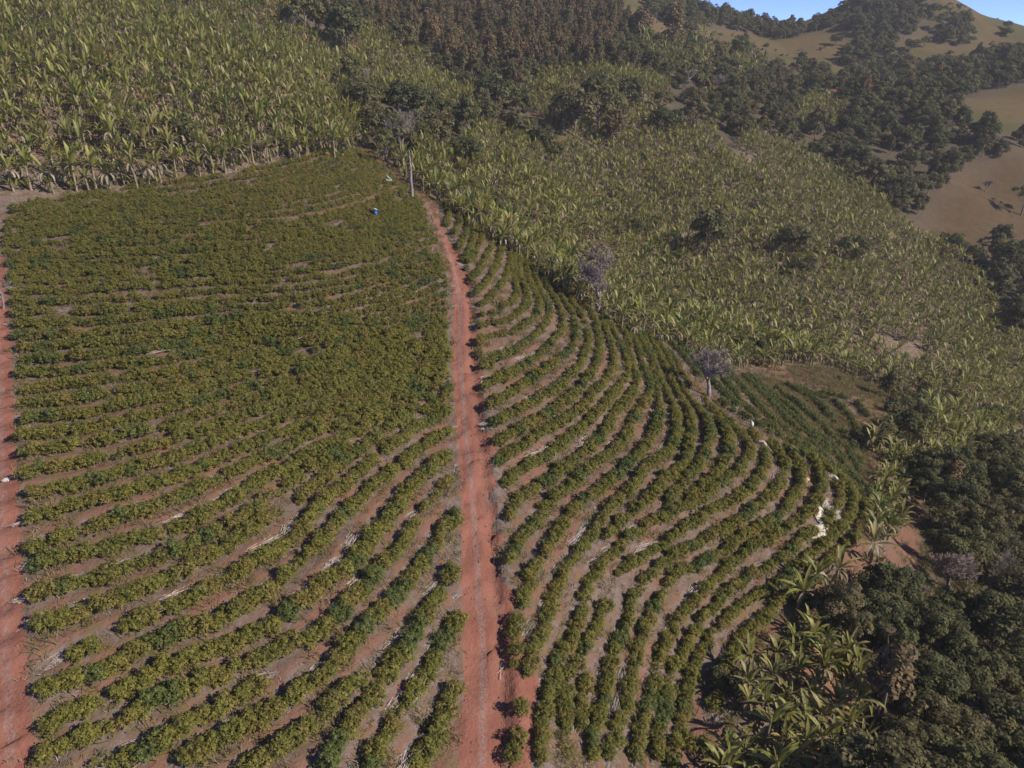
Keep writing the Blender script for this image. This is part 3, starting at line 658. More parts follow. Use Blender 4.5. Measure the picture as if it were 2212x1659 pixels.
define('tree', [tree_var(300, 5.2, 4.8, 3.6, 6.2, 34, 60, .62, 1.7, 5, .35, 'tree'), tree_var(310, 4.4, 5.4, 4.6, 7.2, 38, 55, .62, 1.6, 6, .35, 'tree'),
                tree_var(320, 6.0, 5.4, 3.1, 5.2, 36, 60, .62, 1.8, 4.5, .4, 'tree'), tree_var(330, 3.8, 4.1, 5.0, 7.6, 32, 60, .6, 1.5, 6, .3, 'tree'),
                tree_var(340, 5.4, 5.2, 4.4, 6.5, 26, 60, .66, 1.9, 6, .35, 'tree', hollow=.7)])
define('tree_brown', [tree_var(350, 2.5, 2.7, 5.6, 6.5, 34, 42, .5, 1.05, 8, .3, 'tree_brown', flat=1.5), tree_var(360, 3.3, 3.0, 4.4, 5.6, 34, 42, .5, 1.1, 7, .3, 'tree_brown', flat=1.4),
                      tree_var(370, 2.0, 2.2, 6.4, 7.2, 28, 42, .5, .95, 9, .3, 'tree_brown', flat=1.6)])
define('tree_near', [tree_var(380, 5.4, 5.2, 4.0, 6.0, 75, 95, .34, 1.25, 5, .35, 'tree'), tree_var(385, 5.0, 5.6, 4.6, 6.6, 80, 90, .34, 1.2, 6, .35, 'tree')])
define('tree_open', [tree_var(390, 4.6, 4.2, 2.4, 7.2, 15, 42, .55, 1.3, 6.5, .3, 'tree', hollow=.5), tree_var(395, 3.4, 3.6, 3.4, 7.0, 12, 40, .55, 1.2, 7, .28, 'tree', hollow=.5)])
define('shrub', [[('foliage', crown(400+k, 1.5, 1.4, 1.1, 1.0, 14, 32, .42, .7), [M[m_]])] for k, m_ in enumerate(['shrub', 'shrub', 'shrub', 'tree'])])
define('dark_shrub', [[('foliage', crown(410+k, 1.5, 1.5, 1.3, 1.2, 16, 34, .42, .75), [M['tree']])] for k in range(2)])
def bare_var(seed, mt, *a, **k):
    gt, gb = bare(seed, *a, **k); return [('trunk', gt, [M['bark_pale']]), ('branches', gb, [M[mt]])]
define('bare', [bare_var(500, 'twig', 9, 1.25, .24, 6, .15, 3, .02, .5), bare_var(507, 'twig', 8.5, 1.25, .22, 6, .22, 3, .022, .45), bare_var(511, 'twig_brown', 8.5, 1.2, .22, 6, .22, 3, .025, .4)])
define('bare_pale', [bare_var(521, 'bark_pale', 13, .9, .2, 5, .55, 3, .05, .5), bare_var(523, 'bark_pale', 9, 1.3, .2, 5, .3, 3, .05, .4)])
def spindly(seed):
    gt, gb = bare(seed, 9, 1.0, .22, 6, .22, 3, .022, .6); g = crown(seed, 2.6, 2.5, 3.4, 4.8, 90, 9, .13, .8, hollow=.2)
    return [('trunk', gt, [M['bark_pale']]), ('branches', gb, [M['twig_brown']]), ('sparse_leaves', g, [M['tree_brown']])]
define('spindly', [spindly(531)])
define('weed', [[('blades', Geo().add(*(lambda g: (np.concatenate(g.V), np.concatenate(g.F)))(tuft(650+k, 26, .75, .6)), np.random.default_rng(k).uniform(.1, .95, 26)), [M['weed']])] for k in range(4)])
define('tuft', [[('blades', tuft(600+k), [M['grass']])] for k in range(5)])

def label_words(s): return s
def thing(name, kind, var, loc, rz, sc, label, cat, group=None, sz=None, single=False):
    parts = KIND[kind][var % len(KIND[kind])]['parts']
    if single or len(parts) == 1:
        o = bpy.data.objects.new(name, parts[0][1] if len(parts) == 1 else KIND[kind][var % len(KIND[kind])]['whole'].data)
    else:
        o = bpy.data.objects.new(name, None); o.empty_display_size = .3
        for nm, me in parts:
            c = bpy.data.objects.new(nm, me); c.parent = o; scene.collection.objects.link(c)
    scene.collection.objects.link(o)
    o.location = loc; o.rotation_euler = (0, 0, rz); o.scale = (sc, sc, sz or sc)
    o['label'] = label; o['category'] = cat
    if group: o['group'] = group
    return o
def stuff(name, kinds, pts, label, cat):
    """pts: (x, y, z, rz, sx, sz, kind index, variant)"""
    pts = [p for p in pts]
    srcs = []; off = []
    for k in kinds: off.append(len(srcs)); srcs += [v['whole'] for v in KIND[k]]
    n = len(pts); A = np.array([p[:6] for p in pts], np.float32)
    me = bpy.data.meshes.new(name); me.vertices.add(n); me.vertices.foreach_set('co', A[:, :3].ravel())
    at = me.attributes.new('rot', 'FLOAT_VECTOR', 'POINT'); r = np.zeros((n, 3), np.float32); r[:, 2] = A[:, 3]; at.data.foreach_set('vector', r.ravel())
    at = me.attributes.new('scl', 'FLOAT_VECTOR', 'POINT'); at.data.foreach_set('vector', np.column_stack([A[:, 4], A[:, 4], A[:, 5]]).astype(np.float32).ravel())
    idx = np.array([off[p[6]]+p[7] % len(KIND[kinds[p[6]]]) for p in pts], np.int32)
    at = me.attributes.new('var', 'INT', 'POINT'); at.data.foreach_set('value', idx)
    o = link(name, me, label=label, category=cat, kind='stuff')
    ng = bpy.data.node_groups.new(name, 'GeometryNodeTree')
    ng.interface.new_socket('Geometry', in_out='INPUT', socket_type='NodeSocketGeometry'); ng.interface.new_socket('Geometry', in_out='OUTPUT', socket_type='NodeSocketGeometry')
    gi = ng.nodes.new('NodeGroupInput'); go = ng.nodes.new('NodeGroupOutput')
    ip = ng.nodes.new('GeometryNodeInstanceOnPoints'); g2i = ng.nodes.new('GeometryNodeGeometryToInstance')
    for s in reversed(srcs):
        oi = ng.nodes.new('GeometryNodeObjectInfo'); oi.inputs['Object'].default_value = s; oi.inputs['As Instance'].default_value = True
        ng.links.new(oi.outputs['Geometry'], g2i.inputs[0])
    # each source becomes one pickable instance
    j = ng.nodes.new('GeometryNodeJoinGeometry')
    ng.nodes.remove(g2i)
    for nd in [x for x in ng.nodes if x.bl_idname == 'GeometryNodeObjectInfo'][:]:
        nd.inputs['As Instance'].default_value = True; ng.links.new(nd.outputs['Geometry'], j.inputs[0])
    ng.links.new(gi.outputs[0], ip.inputs['Points']); ng.links.new(j.outputs[0], ip.inputs['Instance'])
    ip.inputs['Pick Instance'].default_value = True
    def na(nm, t):
        x = ng.nodes.new('GeometryNodeInputNamedAttribute'); x.data_type = t; x.inputs[0].default_value = nm; return x.outputs[0]
    e = ng.nodes.new('FunctionNodeEulerToRotation'); ng.links.new(na('rot', 'FLOAT_VECTOR'), e.inputs[0])
    ng.links.new(e.outputs[0], ip.inputs['Rotation']); ng.links.new(na('scl', 'FLOAT_VECTOR'), ip.inputs['Scale']); ng.links.new(na('var', 'INT'), ip.inputs['Instance Index'])
    ng.links.new(ip.outputs[0], go.inputs[0])
    md = o.modifiers.new('plants', 'NODES'); md.node_group = ng
    return o
def nth(k): return '%d%s' % (k, 'th' if 10 <= k % 100 <= 20 else {1: 'st', 2: 'nd', 3: 'rd'}.get(k % 10, 'th'))
def H(x, y): return float(height(np.array([x]), np.array([y]))[0])
def at(s): w = cast(tr(s)); return w[0]
# ---- sheets and small things need clear ground; note where ----
SHEETS = [ # tile point, long, wide (m), turn (deg), lift, material, label
 ('c 1668,990', 3.6, 1.9, 100, .9, 'net', 'cream harvest sheet, left one of the upper pair at the bend of the rows'),
 ('c 1755,975', 3.3, 2.9, 60, .8, 'net2', 'thin round cream sheet, right one of the upper pair at the bend of the rows'),
 ('c 1668,1105', 5.0, 2.0, 28, .8, 'net', 'large crumpled cream sheet below the upper pair at the bend of the rows'),
 ('c 1765,757', 3.6, .8, -48, 1.3, 'net', 'narrow pale sheet twisted along a row near the right edge of the field'),
 ('c 1553,758', 1.7, 1.3, 20, .9, 'peach', 'small peach coloured cloth heaped between two rows'),
 ('c 1460,662', 1.3, .8, 0, 1.2, 'net', 'small white cloth on a dark bush near the crest'),
 ('c 1272,520', 4.2, .6, -52, 1.2, 'net', 'long thin pale sheet just below the white sack at the crest'),
 ('c 1490,560', 3.0, .7, -25, 1.3, 'net2', 'pale rumpled strip of sheet lying on the crest of the field'),
 ('c 1857,800', 2.2, .4, -65, 1.2, 'net', 'thin pale strip of cloth hanging on the outermost bushes'),
 ('c 2030,868', 3.0, .8, -35, .6, 'net', 'pale cloth strip at the field edge beside the banana column'),
 ('c 1553,690', 1.8, .5, -60, .6, 'net2', 'greyish strip of sheet in the furrow above the peach cloth'),
]
clear = []
for s in SHEETS:
    w = at(s[0]); clear.append((w[0], w[1], max(s[1]*.22, .5)))
for s, r in [('f 1697,490', 1.4), ('c 1197,420', 1.0), ('f 1953,372', 1.0), ('f 1810,288', 1.8), ('p 1529,856', 1.5), ('p 1291,672', 1.5)]:
    w = at(s); clear.append((w[0], w[1], r))
def is_clear(x, y): return any((x-a)**2+(y-b)**2 < r*r for a, b, r in clear)
# ---- coffee bushes ----
allb = []; cellmap = {}
def crowded(x, y, rn, side):
    for a in (-1, 0, 1):
        for b in (-1, 0, 1):
            for q in cellmap.get((int(x//1.0)+a, int(y//1.0)+b), ()):
                if (q[2] != rn or q[3] != side) and (q[0]-x)**2+(q[1]-y)**2 < (.95 if side == 'L' else .5): return True
    return False
side_n = {'L': 0, 'R': 0, 'B': 0}
for side, r in rows:
    side_n[side] += 1; rn = side_n[side]
    step = .8 if side != 'B' else 1.2
    p = resample(r, step)
    if side == 'L': p = p[::-1]
    n = len(p); gap = vnoise(np.arange(n)/4.2, np.full(n, rn*5.1+{'L': 0, 'R': 300, 'B': 600}[side]), 11)
    br = vnoise(p[:, 0]*.09, p[:, 1]*.09, 12); br2 = vnoise(p[:, 0]*.5, p[:, 1]*.5, 13)
    dr, _ = lateral(p[:, 0], p[:, 1], road); dl, _ = lateral(p[:, 0], p[:, 1], lroad)
    k = 0
    for i in range(n):
        x, y = p[i]+rng.normal(size=2)*.13
        lim = .07 if side == 'R' else .09
        if gap[i] < lim or rng.random() < .015 or is_clear(x, y) or crowded(x, y, rn, side): continue
        if side == 'L' and dr[i] < np.interp(y, [30, 60, 100, 150, 190], [2.3, 2.0, 1.7, 1.2, .8]): continue
        if side == 'R' and dr[i] < np.interp(y, [30, 46, 60, 100, 150], [4.2, 3.4, 3.2, 2.4, 1.2]): continue
        if dl[i] < 2.0: continue
        k += 1; cellmap.setdefault((int(x//1.0), int(y//1.0)), []).append((x, y, rn, side))
        kind = 'coffee'
        if side == 'B': kind = 'coffee_dark'
        elif br2[i] > .80 or br[i]+br2[i] < .40: kind = 'coffee_dark'
        elif br2[i] < .16: kind = 'coffee_thin'
        sc = rng.uniform(.70, .90)*(.77 if y > 90 else 1.0)*(.95 if side == 'R' else 1.0)*(.88 if side == 'R' and y < 66 else 1.0)*(1.12 if side == 'B' else 1)
        if gap[i] < lim+.04: sc *= .8
        allb.append([x, y, H(x, y)-.05, rng.uniform(0, 6.28), sc, sc*rng.uniform(.8, 1.05), kind, int(rng.integers(0, 60)), side, rn, k])
for s in ['a 440,700', 'a 430,770', 'a 445,880', 'a 425,970', 'a 480,1280', 'a 460,1500', 'a 420,1600', 'a 1520,1510', 'a 1500,1630', 'a 1600,1520', 'a 1700,1540', 'b 190,120', 'b 195,200', 'b 205,90', 'b 300,370', 'b 380,370']:
    w = at(s); sc = .75 if s != 'a 425,970' else .42
    allb.append([w[0], w[1], w[2]-.05, rng.uniform(0, 6), sc, sc, 'coffee', int(rng.integers(0, 60)), 'X', 0, 0])
B = np.array([b[:3] for b in allb]); pb = project(B)
inf = (pb[:, 0] > 5) & (pb[:, 0] < 2207) & (pb[:, 1] > 5) & (pb[:, 1] < 1650)
wt = pb[:, 2]/np.array([b[4] for b in allb]); wt[~inf] = 1e9
order = np.argsort(wt); solo = set(order[:300].tolist())
CK = ['coffee', 'coffee_dark', 'coffee_thin']
rest = []
for i, b in enumerate(allb):
    if i in solo:
        col = {'coffee': 'yellow green', 'coffee_dark': 'dark green', 'coffee_thin': 'thin brownish'}[b[6]]
        if b[8] == 'L': lb = '%s coffee bush, %s from the track in the %s row left of it' % (col, nth(b[10]), nth(b[9]))
        elif b[8] == 'R': lb = '%s coffee bush, %s up in the %s row counted from the right-hand woods' % (col, nth(b[10]), nth(b[9]))
        else: lb = 'small coffee bush standing alone on bare red soil right of the track'
        thing('coffee_bush', b[6], b[7], b[:3], b[3], b[4], lb, 'bush', 'coffee bushes nearest the camera', b[5])
    else: rest.append((*b[:6], CK.index(b[6]), b[7]))
stuff('coffee_hedges', CK, rest, 'rows of coffee bushes covering the rest of the hillside field', 'coffee hedges')
# ---- scattered plants by region ----
def scatter(x0, x1, y0, y1, step, jit=.42):
    gx, gy = np.meshgrid(np.arange(x0, x1, step), np.arange(y0, y1, step)); gx = gx.ravel(); gy = gy.ravel()
    gx = gx+rng.uniform(-jit, jit, len(gx))*step; gy = gy+rng.uniform(-jit, jit, len(gy))*step
    # stay inside the wedge the valley view covers, plus a margin
    k = np.abs(gx) < (gy+60)*.78+40; gx, gy = gx[k], gy[k]
    z = height(gx, gy); c, far, pr = region_of(gx, gy, z)
    return gx, gy, z, c, far, pr
RN = [r[1] for r in REG]
x, y, z, c, far, pr = scatter(-240, 480, 20, 480, 2.35, .5)
ban = []
okb = np.array([RN[k].startswith('banana') for k in c]) & (far < 22) & (pr[:, 0] > -160) & (pr[:, 0] < 2380)
gapn = vnoise(x*.07, y*.07, 21); dr, _ = lateral(x, y, road)
for i in np.where(okb)[0]:
    if gapn[i] < .10 or rng.random() < (.26 if RN[c[i]] == 'banana_l' else .1) or dr[i] < 2.2: continue
    if RN[c[i]] == 'banana_n': continue
    sc = rng.uniform(.55, 1.0)*(1.04 if RN[c[i]] == 'banana_l' else .95)*(.85+.3*gapn[i])
    ban.append([x[i], y[i], z[i], rng.uniform(0, 6.28), sc, sc*rng.uniform(.85, 1.12), 0, int(rng.integers(0, 60)), RN[c[i]], pr[i, 0], pr[i, 1], pr[i, 2], far[i]])
x, y, z, c, far, pr = scatter(-10, 120, 15, 130, 1.65)
for i in np.where(np.array([RN[k] == 'banana_n' for k in c]) & (far < 6))[0]:
    if rng.random() < .12: continue
    sc = rng.uniform(.42, .72); ban.append([x[i], y[i], z[i], rng.uniform(0, 6.28), sc, sc*rng.uniform(.85, 1.15), 0, int(rng.integers(0, 60)), 'banana_n', pr[i, 0], pr[i, 1], pr[i, 2], far[i]])
for s in ['9 1080,690', '9 1000,800', '9 1190,680', '9 1400,420', '9 1430,330', '9 1500,250', '9 1380,560']:
    w = at(s); ban.append([w[0], w[1], w[2], rng.uniform(0, 6), .8, .8, 0, int(rng.integers(0, 60)), 'banana_n', *project(w)[0], 0])
# front row along the top of the coffee field
fr_ = resample(cast(tr('1 60,1040 150,1055 330,1040 610,1030 860,1000 960,975 1130,950 1230,935 1310,905 1380,900 1440,885 1500,880 1560,865 1620,855 1700,835 1750,815'))[:, :2], 3.0)
for q in fr_:
    q = q+rng.normal(size=2)*.5; w = np.array([q[0], q[1], H(*q)]); sc = rng.uniform(.88, 1.08)
    ban.append([*w, rng.uniform(0, 6), sc, sc, 0, int(rng.integers(0, 60)), 'front', *project(w)[0], 0])
wt = np.array([b[11]/b[4] if (b[12] == 0 and 5 < b[9] < 2207 and -30 < b[10] < 1659) else 1e9 for b in ban])
order = np.argsort(wt); solo = order[:300]; ss = set(solo.tolist())
ff = sorted([i for i in solo if ban[i][8] == 'front'], key=lambda i: ban[i][9]); fidx = {i: k+1 for k, i in enumerate(ff)}
for i in solo:
    b = ban[i]
    if i in fidx: lb = 'banana plant, %s from the left in the row edging the top of the coffee field' % nth(fidx[i]); gp = 'banana plants edging the coffee field'
    elif b[8] == 'banana_n' and b[10] > 1250: lb = 'banana plant in the sunlit clump at the bottom right corner of the field'; gp = 'banana plants at the bottom right'
    elif b[8] in ('banana_n',): lb = 'banana plant in the narrow column along the right edge of the field'; gp = 'banana plants in the column'
    elif b[8] == 'banana_l': lb = 'banana plant on the left hillside behind the front row of stems'; gp = 'banana plants low on the left hillside'
    else: lb = 'banana plant on the low ground right of the coffee field'; gp = 'banana plants in the hollow'
    thing('banana_plant', 'banana', b[7], b[:3], b[3], b[4], lb, 'banana plant', gp, b[5])
stuff('banana_plantation', ['banana'], [tuple(b[:8]) for i, b in enumerate(ban) if i not in ss], 'dense banana plants covering the hillsides beyond the coffee field', 'banana plants')
print('coffee', len(allb), 'banana', len(ban))
# ---- trees set one by one ----
TREES = [ # tile point of the crown centre, crown width in tile units, kind, label, group
 ('1 1020,745', 165, 'tree', 'dark round tree among the banana plants just above the coffee field'),
 ('1 1310,355', 90, 'tree', 'small dark tree alone in the middle of the left banana hillside'),
 ('1 900,165', 80, 'tree', 'dark narrow shrub-like tree high on the left banana hillside'),
 ('1 610,70', 55, 'shrub', 'small green tree near the top edge of the left hillside'),
 ('1 475,35', 50, 'shrub', 'small pale green tree at the top left, leftmost on the hillside'),
 ('1 1415,25', 60, 'tree', 'small dark tree at the top edge above the left banana hillside'),
 ('1 1010,125', 35, 'shrub', 'tiny bush right of the dark narrow tree on the left hillside'),
 ('1 1060,500', 130, 'bare', 'leafless grey tree among the banana plants on the left hillside'),
 ('1 1650,90', 190, 'tree', 'broad dark tree at the top of the left banana strip'),
 ('1 1880,190', 230, 'tree', 'large dark tree jutting into the banana strip below the forest'),
 ('1 1560,95', 120, 'bare', 'leafless brown tree left of the broad dark tree near the top'),
 ('1 1830,340', 120, 'bare', 'bare grey-brown tree in the banana strip left of the gully'),
 ('1 1960,520', 190, 'tree', 'dark tree with rusty top at the upper end of the gully'),
 ('2 350,370', 180, 'bare', 'wide bare brown tree in the middle of the upper banana strip'),
 ('2 520,220', 140, 'tree', 'dark tree at the lower edge of the brown forest'),
 ('2 330,590', 150, 'tree', None), ('2 560,560', 200, 'tree', None), ('2 640,650', 170, 'tree', None), ('2 690,750', 150, 'tree', None), ('2 740,640', 140, 'tree', None),
 ('2 870,680', 180, 'tree', None), ('2 860,830', 170, 'tree', None), ('2 940,600', 160, 'tree', None), ('2 1020,540', 200, 'tree', None), ('2 1110,690', 180, 'shrub', 'yellow-green rounded tree at the right side of the gully'),
 ('2 1150,580', 150, 'tree', None), ('2 1270,750', 140, 'tree', None), ('2 1340,810', 110, 'tree', None),
 ('2 1440,620', 220, 'tree', 'broad dark tree, left part of the large clump on the banana mound'), ('2 1570,590', 240, 'tree', 'broad dark tree, right part of the large clump on the banana mound'),
 ('2 1740,560', 170, 'tree', 'dark tree right of the large clump on the banana mound'), ('2 1650,690', 120, 'tree_brown', 'reddish brown small tree below the large dark clump'),
 ('2 1930,640', 150, 'tree', None), ('2 2010,570', 150, 'bare', 'bare brown-grey tree at the left end of the upper right wood'), ('2 2080,630', 140, 'tree', None), ('2 2170,770', 110, 'bare', 'bare reddish tree on the upper edge of the right banana slope'),
 ('2 430,790', 130, 'tree_open', 'light green thin-stemmed tree behind the dead pole tree'), ('2 530,870', 110, 'tree', 'dark bushy tree just left of the tall dead trunk'),
 ('2 880,1030', 110, 'tree', 'dark brown-green tree beside the upper end of the red track'), ('2 1030,1150', 150, 'tree', 'low dark green tree on the edge of the coffee field above the crest'),
 ('2 1180,1200', 110, 'shrub', 'green shrub right of the low dark tree at the coffee field edge'),
 ('2 1640,1260', 120, 'tree', 'green tree, lower left of the trio on the banana slope'), ('2 1700,1190', 110, 'tree', 'dark tree, topmost of the trio on the banana slope'), ('2 1785,1245', 110, 'tree', 'olive tree, right one of the trio on the banana slope'),
 ('2 1400,1390', 80, 'dark_shrub', 'small dark bush on the banana slope above the crest'),
 ('3 500,1310', 240, 'tree', 'large round dark tree alone in the middle of the right banana slope'), ('3 950,1315', 190, 'tree', 'dark spreading tree right of the large round one on the banana slope'),
 ('3 1010,1430', 140, 'tree', 'low dark tree directly below the spreading one on the banana slope'), ('3 1280,1350', 140, 'tree', 'grey-green tree, rightmost of those on the middle banana slope'),
 ('3 790,920', 120, 'bare', 'low pale leafless tree high on the right banana slope'), ('3 1075,1420', 70, 'bare', 'small bare brown tree beside the low dark one on the banana slope'),
 ('3 310,190', 130, 'tree_brown', 'grey-brown domed tree below the golden ridge'), ('3 140,140', 110, 'tree_brown', 'brown domed tree at the foot of the golden ridge'), ('3 225,235', 80, 'tree', 'dark tree left of the grey-brown dome below the ridge'),
 ('3 670,295', 120, 'tree', 'dark tree under the small pasture near the ridge'), ('3 700,225', 55, 'tree', 'round brownish tree on the lower pasture edge'), ('3 720,280', 80, 'bare', 'pale bare tree at the right of the dark pasture-edge tree'),
 ('3 400,360', 140, 'bare', 'wide leafless purple-grey tree above the banana mound'), ('3 380,480', 90, 'bare', 'bare pinkish tree at the right edge of the banana mound'), ('3 550,400', 140, 'bare', 'bare brownish tree in the shrubby hollow'),
 ('3 330,580', 140, 'bare', 'pale bare crown above the dark trees at the slope top'), ('3 500,750', 110, 'bare', 'bare reddish tree where the wood meets the right banana slope'),
 ('3 1195,215', 65, 'tree', None, 'p'), ('3 1020,305', 55, 'shrub', None, 'p'), ('3 1000,260', 45, 'bare', None, 'p'),
 ('3 820,245', 30, 'shrub', None, 'p'), ('3 757,255', 20, 'shrub', None, 'p'), ('3 500,215', 32, 'shrub', None, 'p'), ('3 420,220', 20, 'shrub', None, 'p'), ('3 390,200', 18, 'shrub', None, 'p'),
 ('3 1110,265', 20, 'shrub', None, 'p'), ('3 1135,255', 16, 'shrub', None, 'p'), ('3 1215,290', 32, 'shrub', None, 'p'), ('3 1550,345', 50, 'tree', None, 'p'), ('3 1370,320', 60, 'tree', None, 'p'),
 ('3 1480,285', 70, 'tree', None, 'p'), ('3 1565,280', 50, 'shrub', None, 'p'), ('3 1600,240', 70, 'tree', None, 'p'), ('3 1670,230', 50, 'tree', None, 'p'), ('3 1855,330', 40, 'tree', None, 'p'),
 ('3 1790,320', 55, 'shrub', None, 'p'), ('3 1815,285', 30, 'shrub', None, 'p'), ('3 2030,250', 40, 'tree_open', None, 'p'), ('3 1740,352', 32, 'shrub', None, 'p'), ('3 1640,320', 22, 'shrub', None, 'p'),
 ('3 2115,175', 60, 'shrub', None, 'p'), ('3 1500,365', 24, 'shrub', None, 'p'), ('3 1330,300', 30, 'shrub', None, 'p'), ('3 1945,175', 22, 'shrub', None, 'p'), ('3 960,350', 26, 'shrub', None, 'p'), ('3 870,350', 26, 'shrub', None, 'p'),
 ('3 600,70', 62, 'tree_open', 'umbrella-shaped tree standing clear on the left skyline'), ('3 435,62', 40, 'tree_open', 'slim tree on the skyline left of the umbrella-shaped one'), ('3 380,55', 44, 'tree', 'rounded dark tree on the left skyline'),
 ('3 1905,80', 40, 'tree_open', 'thin lone tree on the skyline right of the wooded hilltop'), ('3 1855,50', 50, 'tree_open', 'tall tree at the right end of the wooded hilltop'), ('3 1790,60', 60, 'tree_open', 'leaning tree near the right end of the hilltop wood'), ('3 1720,50', 70, 'tree', 'dense tree on the hilltop right of the summit'),
 ('3 2117,140', 40, 'tree', 'small round tree alone on the far right skyline'), ('3 1330,25', 80, 'tree', 'rounded tree at the left shoulder of the wooded hilltop'), ('3 1160,90', 50, 'tree', None), ('3 1090,110', 50, 'tree_open', 'grey sparse tree in the skyline saddle'),
 ('3 2000,950', 130, 'bare', 'leafless spreading tree on the shaded right-hand pasture'), ('3 2195,1060', 130, 'tree_open', 'open tree casting a long shadow at the right edge pasture'),
 ('3 1975,1320', 70, 'tree_open', 'thin sparse tree at the foot of the right pasture'), ('3 1770,1310', 75, 'tree', 'small dark tree left of the sparse one under the pasture'), ('3 1880,1275', 30, 'shrub', 'tiny bush on the lower right pasture'), ('3 2085,790', 60, 'tree', 'dark tree at the foot of the round pasture knoll'),
 ('6 1420,1010', 150, 'tree', 'dark tree at the left of the hollow beyond the coffee'), ('6 1560,1000', 180, 'tree', 'dark tree in the middle of the hollow beyond the coffee'), ('6 1490,960', 90, 'dark_shrub', 'low dark bush between two trees in the hollow'),
 ('6 1990,1010', 140, 'bare', 'grey-brown bare tree in the hollow at the right'), ('6 1500,700', 90, 'tree', 'dark tree at the right end of the brown grass patch'), ('6 1215,715', 35, 'shrub', 'small green bush on the brown grass patch'),
 ('6 670,540', 90, 'tree', 'green tree right behind the bare purple tree'), ('6 780,570', 90, 'tree', 'dark green tree second to the right of the bare purple tree'),
 ('9 1800,420', 430, 'bare', 'large pinkish leafless tree crown in the lower right wood'), ('9 1640,640', 150, 'bare', 'small pinkish leafless tree beside the red bank'), ('9 2160,930', 190, 'bare_pale', 'white-limbed dead tree at the right edge of the lower wood'), ('9 2050,620', 120, 'bare_pale', 'pale dead branches poking from the lower right wood'),
 ('9 1450,680', 330, 'tree_near', 'broad dark tree nearest the end of the coffee rows'), ('9 1420,850', 330, 'tree_near', 'dark tree shading the bananas at the lower right'),
 ('9 1210,790', 300, 'tree_near', 'added dark tree filling a cast shadow at the end of the lowest coffee rows'), ('9 1060,760', 150, 'dark_shrub', 'added dark bush left of the tree that fills the cast shadow'),  # plants added to darken ground where a neighbouring tree's shadow falls on bananas
 ('9 1680,900', 330, 'tree_near', None, 'n'), ('9 1650,1150', 380, 'tree_near', None, 'n'), ('9 1850,1080', 330, 'tree_near', None, 'n'), ('9 1700,1400', 400, 'tree_near', None, 'n'), ('9 2000,1400', 420, 'tree_near', None, 'n'), ('9 2100,1120', 300, 'tree_near', None, 'n'), ('9 1900,800', 300, 'tree_near', None, 'n'), ('9 1560,1500', 330, 'tree_near', None, 'n'),
 ('9 1800,230', 300, 'tree_near', 'dark tree above the pink leafless crown'), ('9 2000,330', 280, 'tree_near', None, 'n'), ('9 2120,150', 280, 'tree_near', None, 'n'), ('9 2090,520', 280, 'tree_near', None, 'n'), ('9 2180,700', 280, 'tree_near', None, 'n'), ('9 1860,1620', 420, 'tree_near', None, 'n'), ('9 2150,1650', 420, 'tree_near', None, 'n'),
 ('9 690,1220', 150, 'dark_shrub', 'dark bush at the left edge of the bottom right banana clump'), ('9 560,1160', 110, 'dark_shrub', 'green bush ending a coffee row beside the banana clump'),
]
GL = {None: ('dark green tree in the wooded gully between the banana slopes', 'trees in the gully'), 'p': ('scattered shrub or small tree dotted on the dry golden pasture', 'shrubs dotted on the pasture'),
      'n': ('dark green tree in the shaded wood at the lower right', 'trees of the lower right wood')}
placed = []
NW = {'tree': 10.5, 'tree_brown': 6.5, 'tree_near': 11.5, 'tree_open': 8.0, 'shrub': 3.4, 'dark_shrub': 3.6, 'bare': 8.0, 'bare_pale': 7.0}
NH = {'tree': 5.6, 'tree_brown': 6, 'tree_near': 5.6, 'tree_open': 6.6, 'shrub': 1.0, 'dark_shrub': 1.1, 'bare': 5.5, 'bare_pale': 6}
for k, T in enumerate(TREES):
    P = tr(T[0]); tw = T[1]*(.4 if T[0][0] in '123456789' else .32)
    ratio = NH[T[2]]/NW[T[2]]
    w = cast(P+[[0, tw*ratio*.95]])[0]
    if np.isnan(w[0]):
        w = cast(P+[[0, tw*ratio*1.6]])[0]
    if np.isnan(w[0]): print('tree off', T[0]); continue
    d = project(w)[0][2]; sc = tw*d/F/NW[T[2]]
    g = T[4] if len(T) > 4 else None
    lb, gp = (T[3], None) if T[3] else GL[g]
    nm = {'bare': 'bare_tree', 'bare_pale': 'dead_tree', 'shrub': 'shrub', 'dark_shrub': 'shrub'}.get(T[2], 'tree')
    if T[3] and ('tree' in T[3] or 'crown' in T[3] or 'dead' in T[3]): cat = 'tree'
    else: cat = 'shrub' if 'shrub' in T[2] else 'tree'
    thing(nm, T[2], k*7+3, w, rng.uniform(0, 6.28), sc, lb, cat, gp)
    placed.append((w[0], w[1], NW[T[2]]*sc*(.62 if 'bare' in T[2] else .45)))
# the two bare trees at the crest
w = at('p 1529,856'); thing('bare_tree', 'bare', 0, w, 1.0, 1.75, 'bare purple-grey tree standing at the crest of the coffee field', 'tree')
w = at('p 1291,672'); thing('bare_tree', 'spindly', 0, w, 2.0, 2.2, 'brown fine-twigged tree with sparse leaves at the edge of the coffee field', 'tree')
w = at('2 505,860'); thing('bare_tree', 'bare_pale', 0, w, .3, .72, 'slender pale tree with a white fan of branches above the gully', 'tree')
w = at('p 6,668'); thing('dead_tree', 'bare_pale', 1, w, 2.0, .8, 'grey dead tree arching over the left edge beside the dirt road', 'tree')
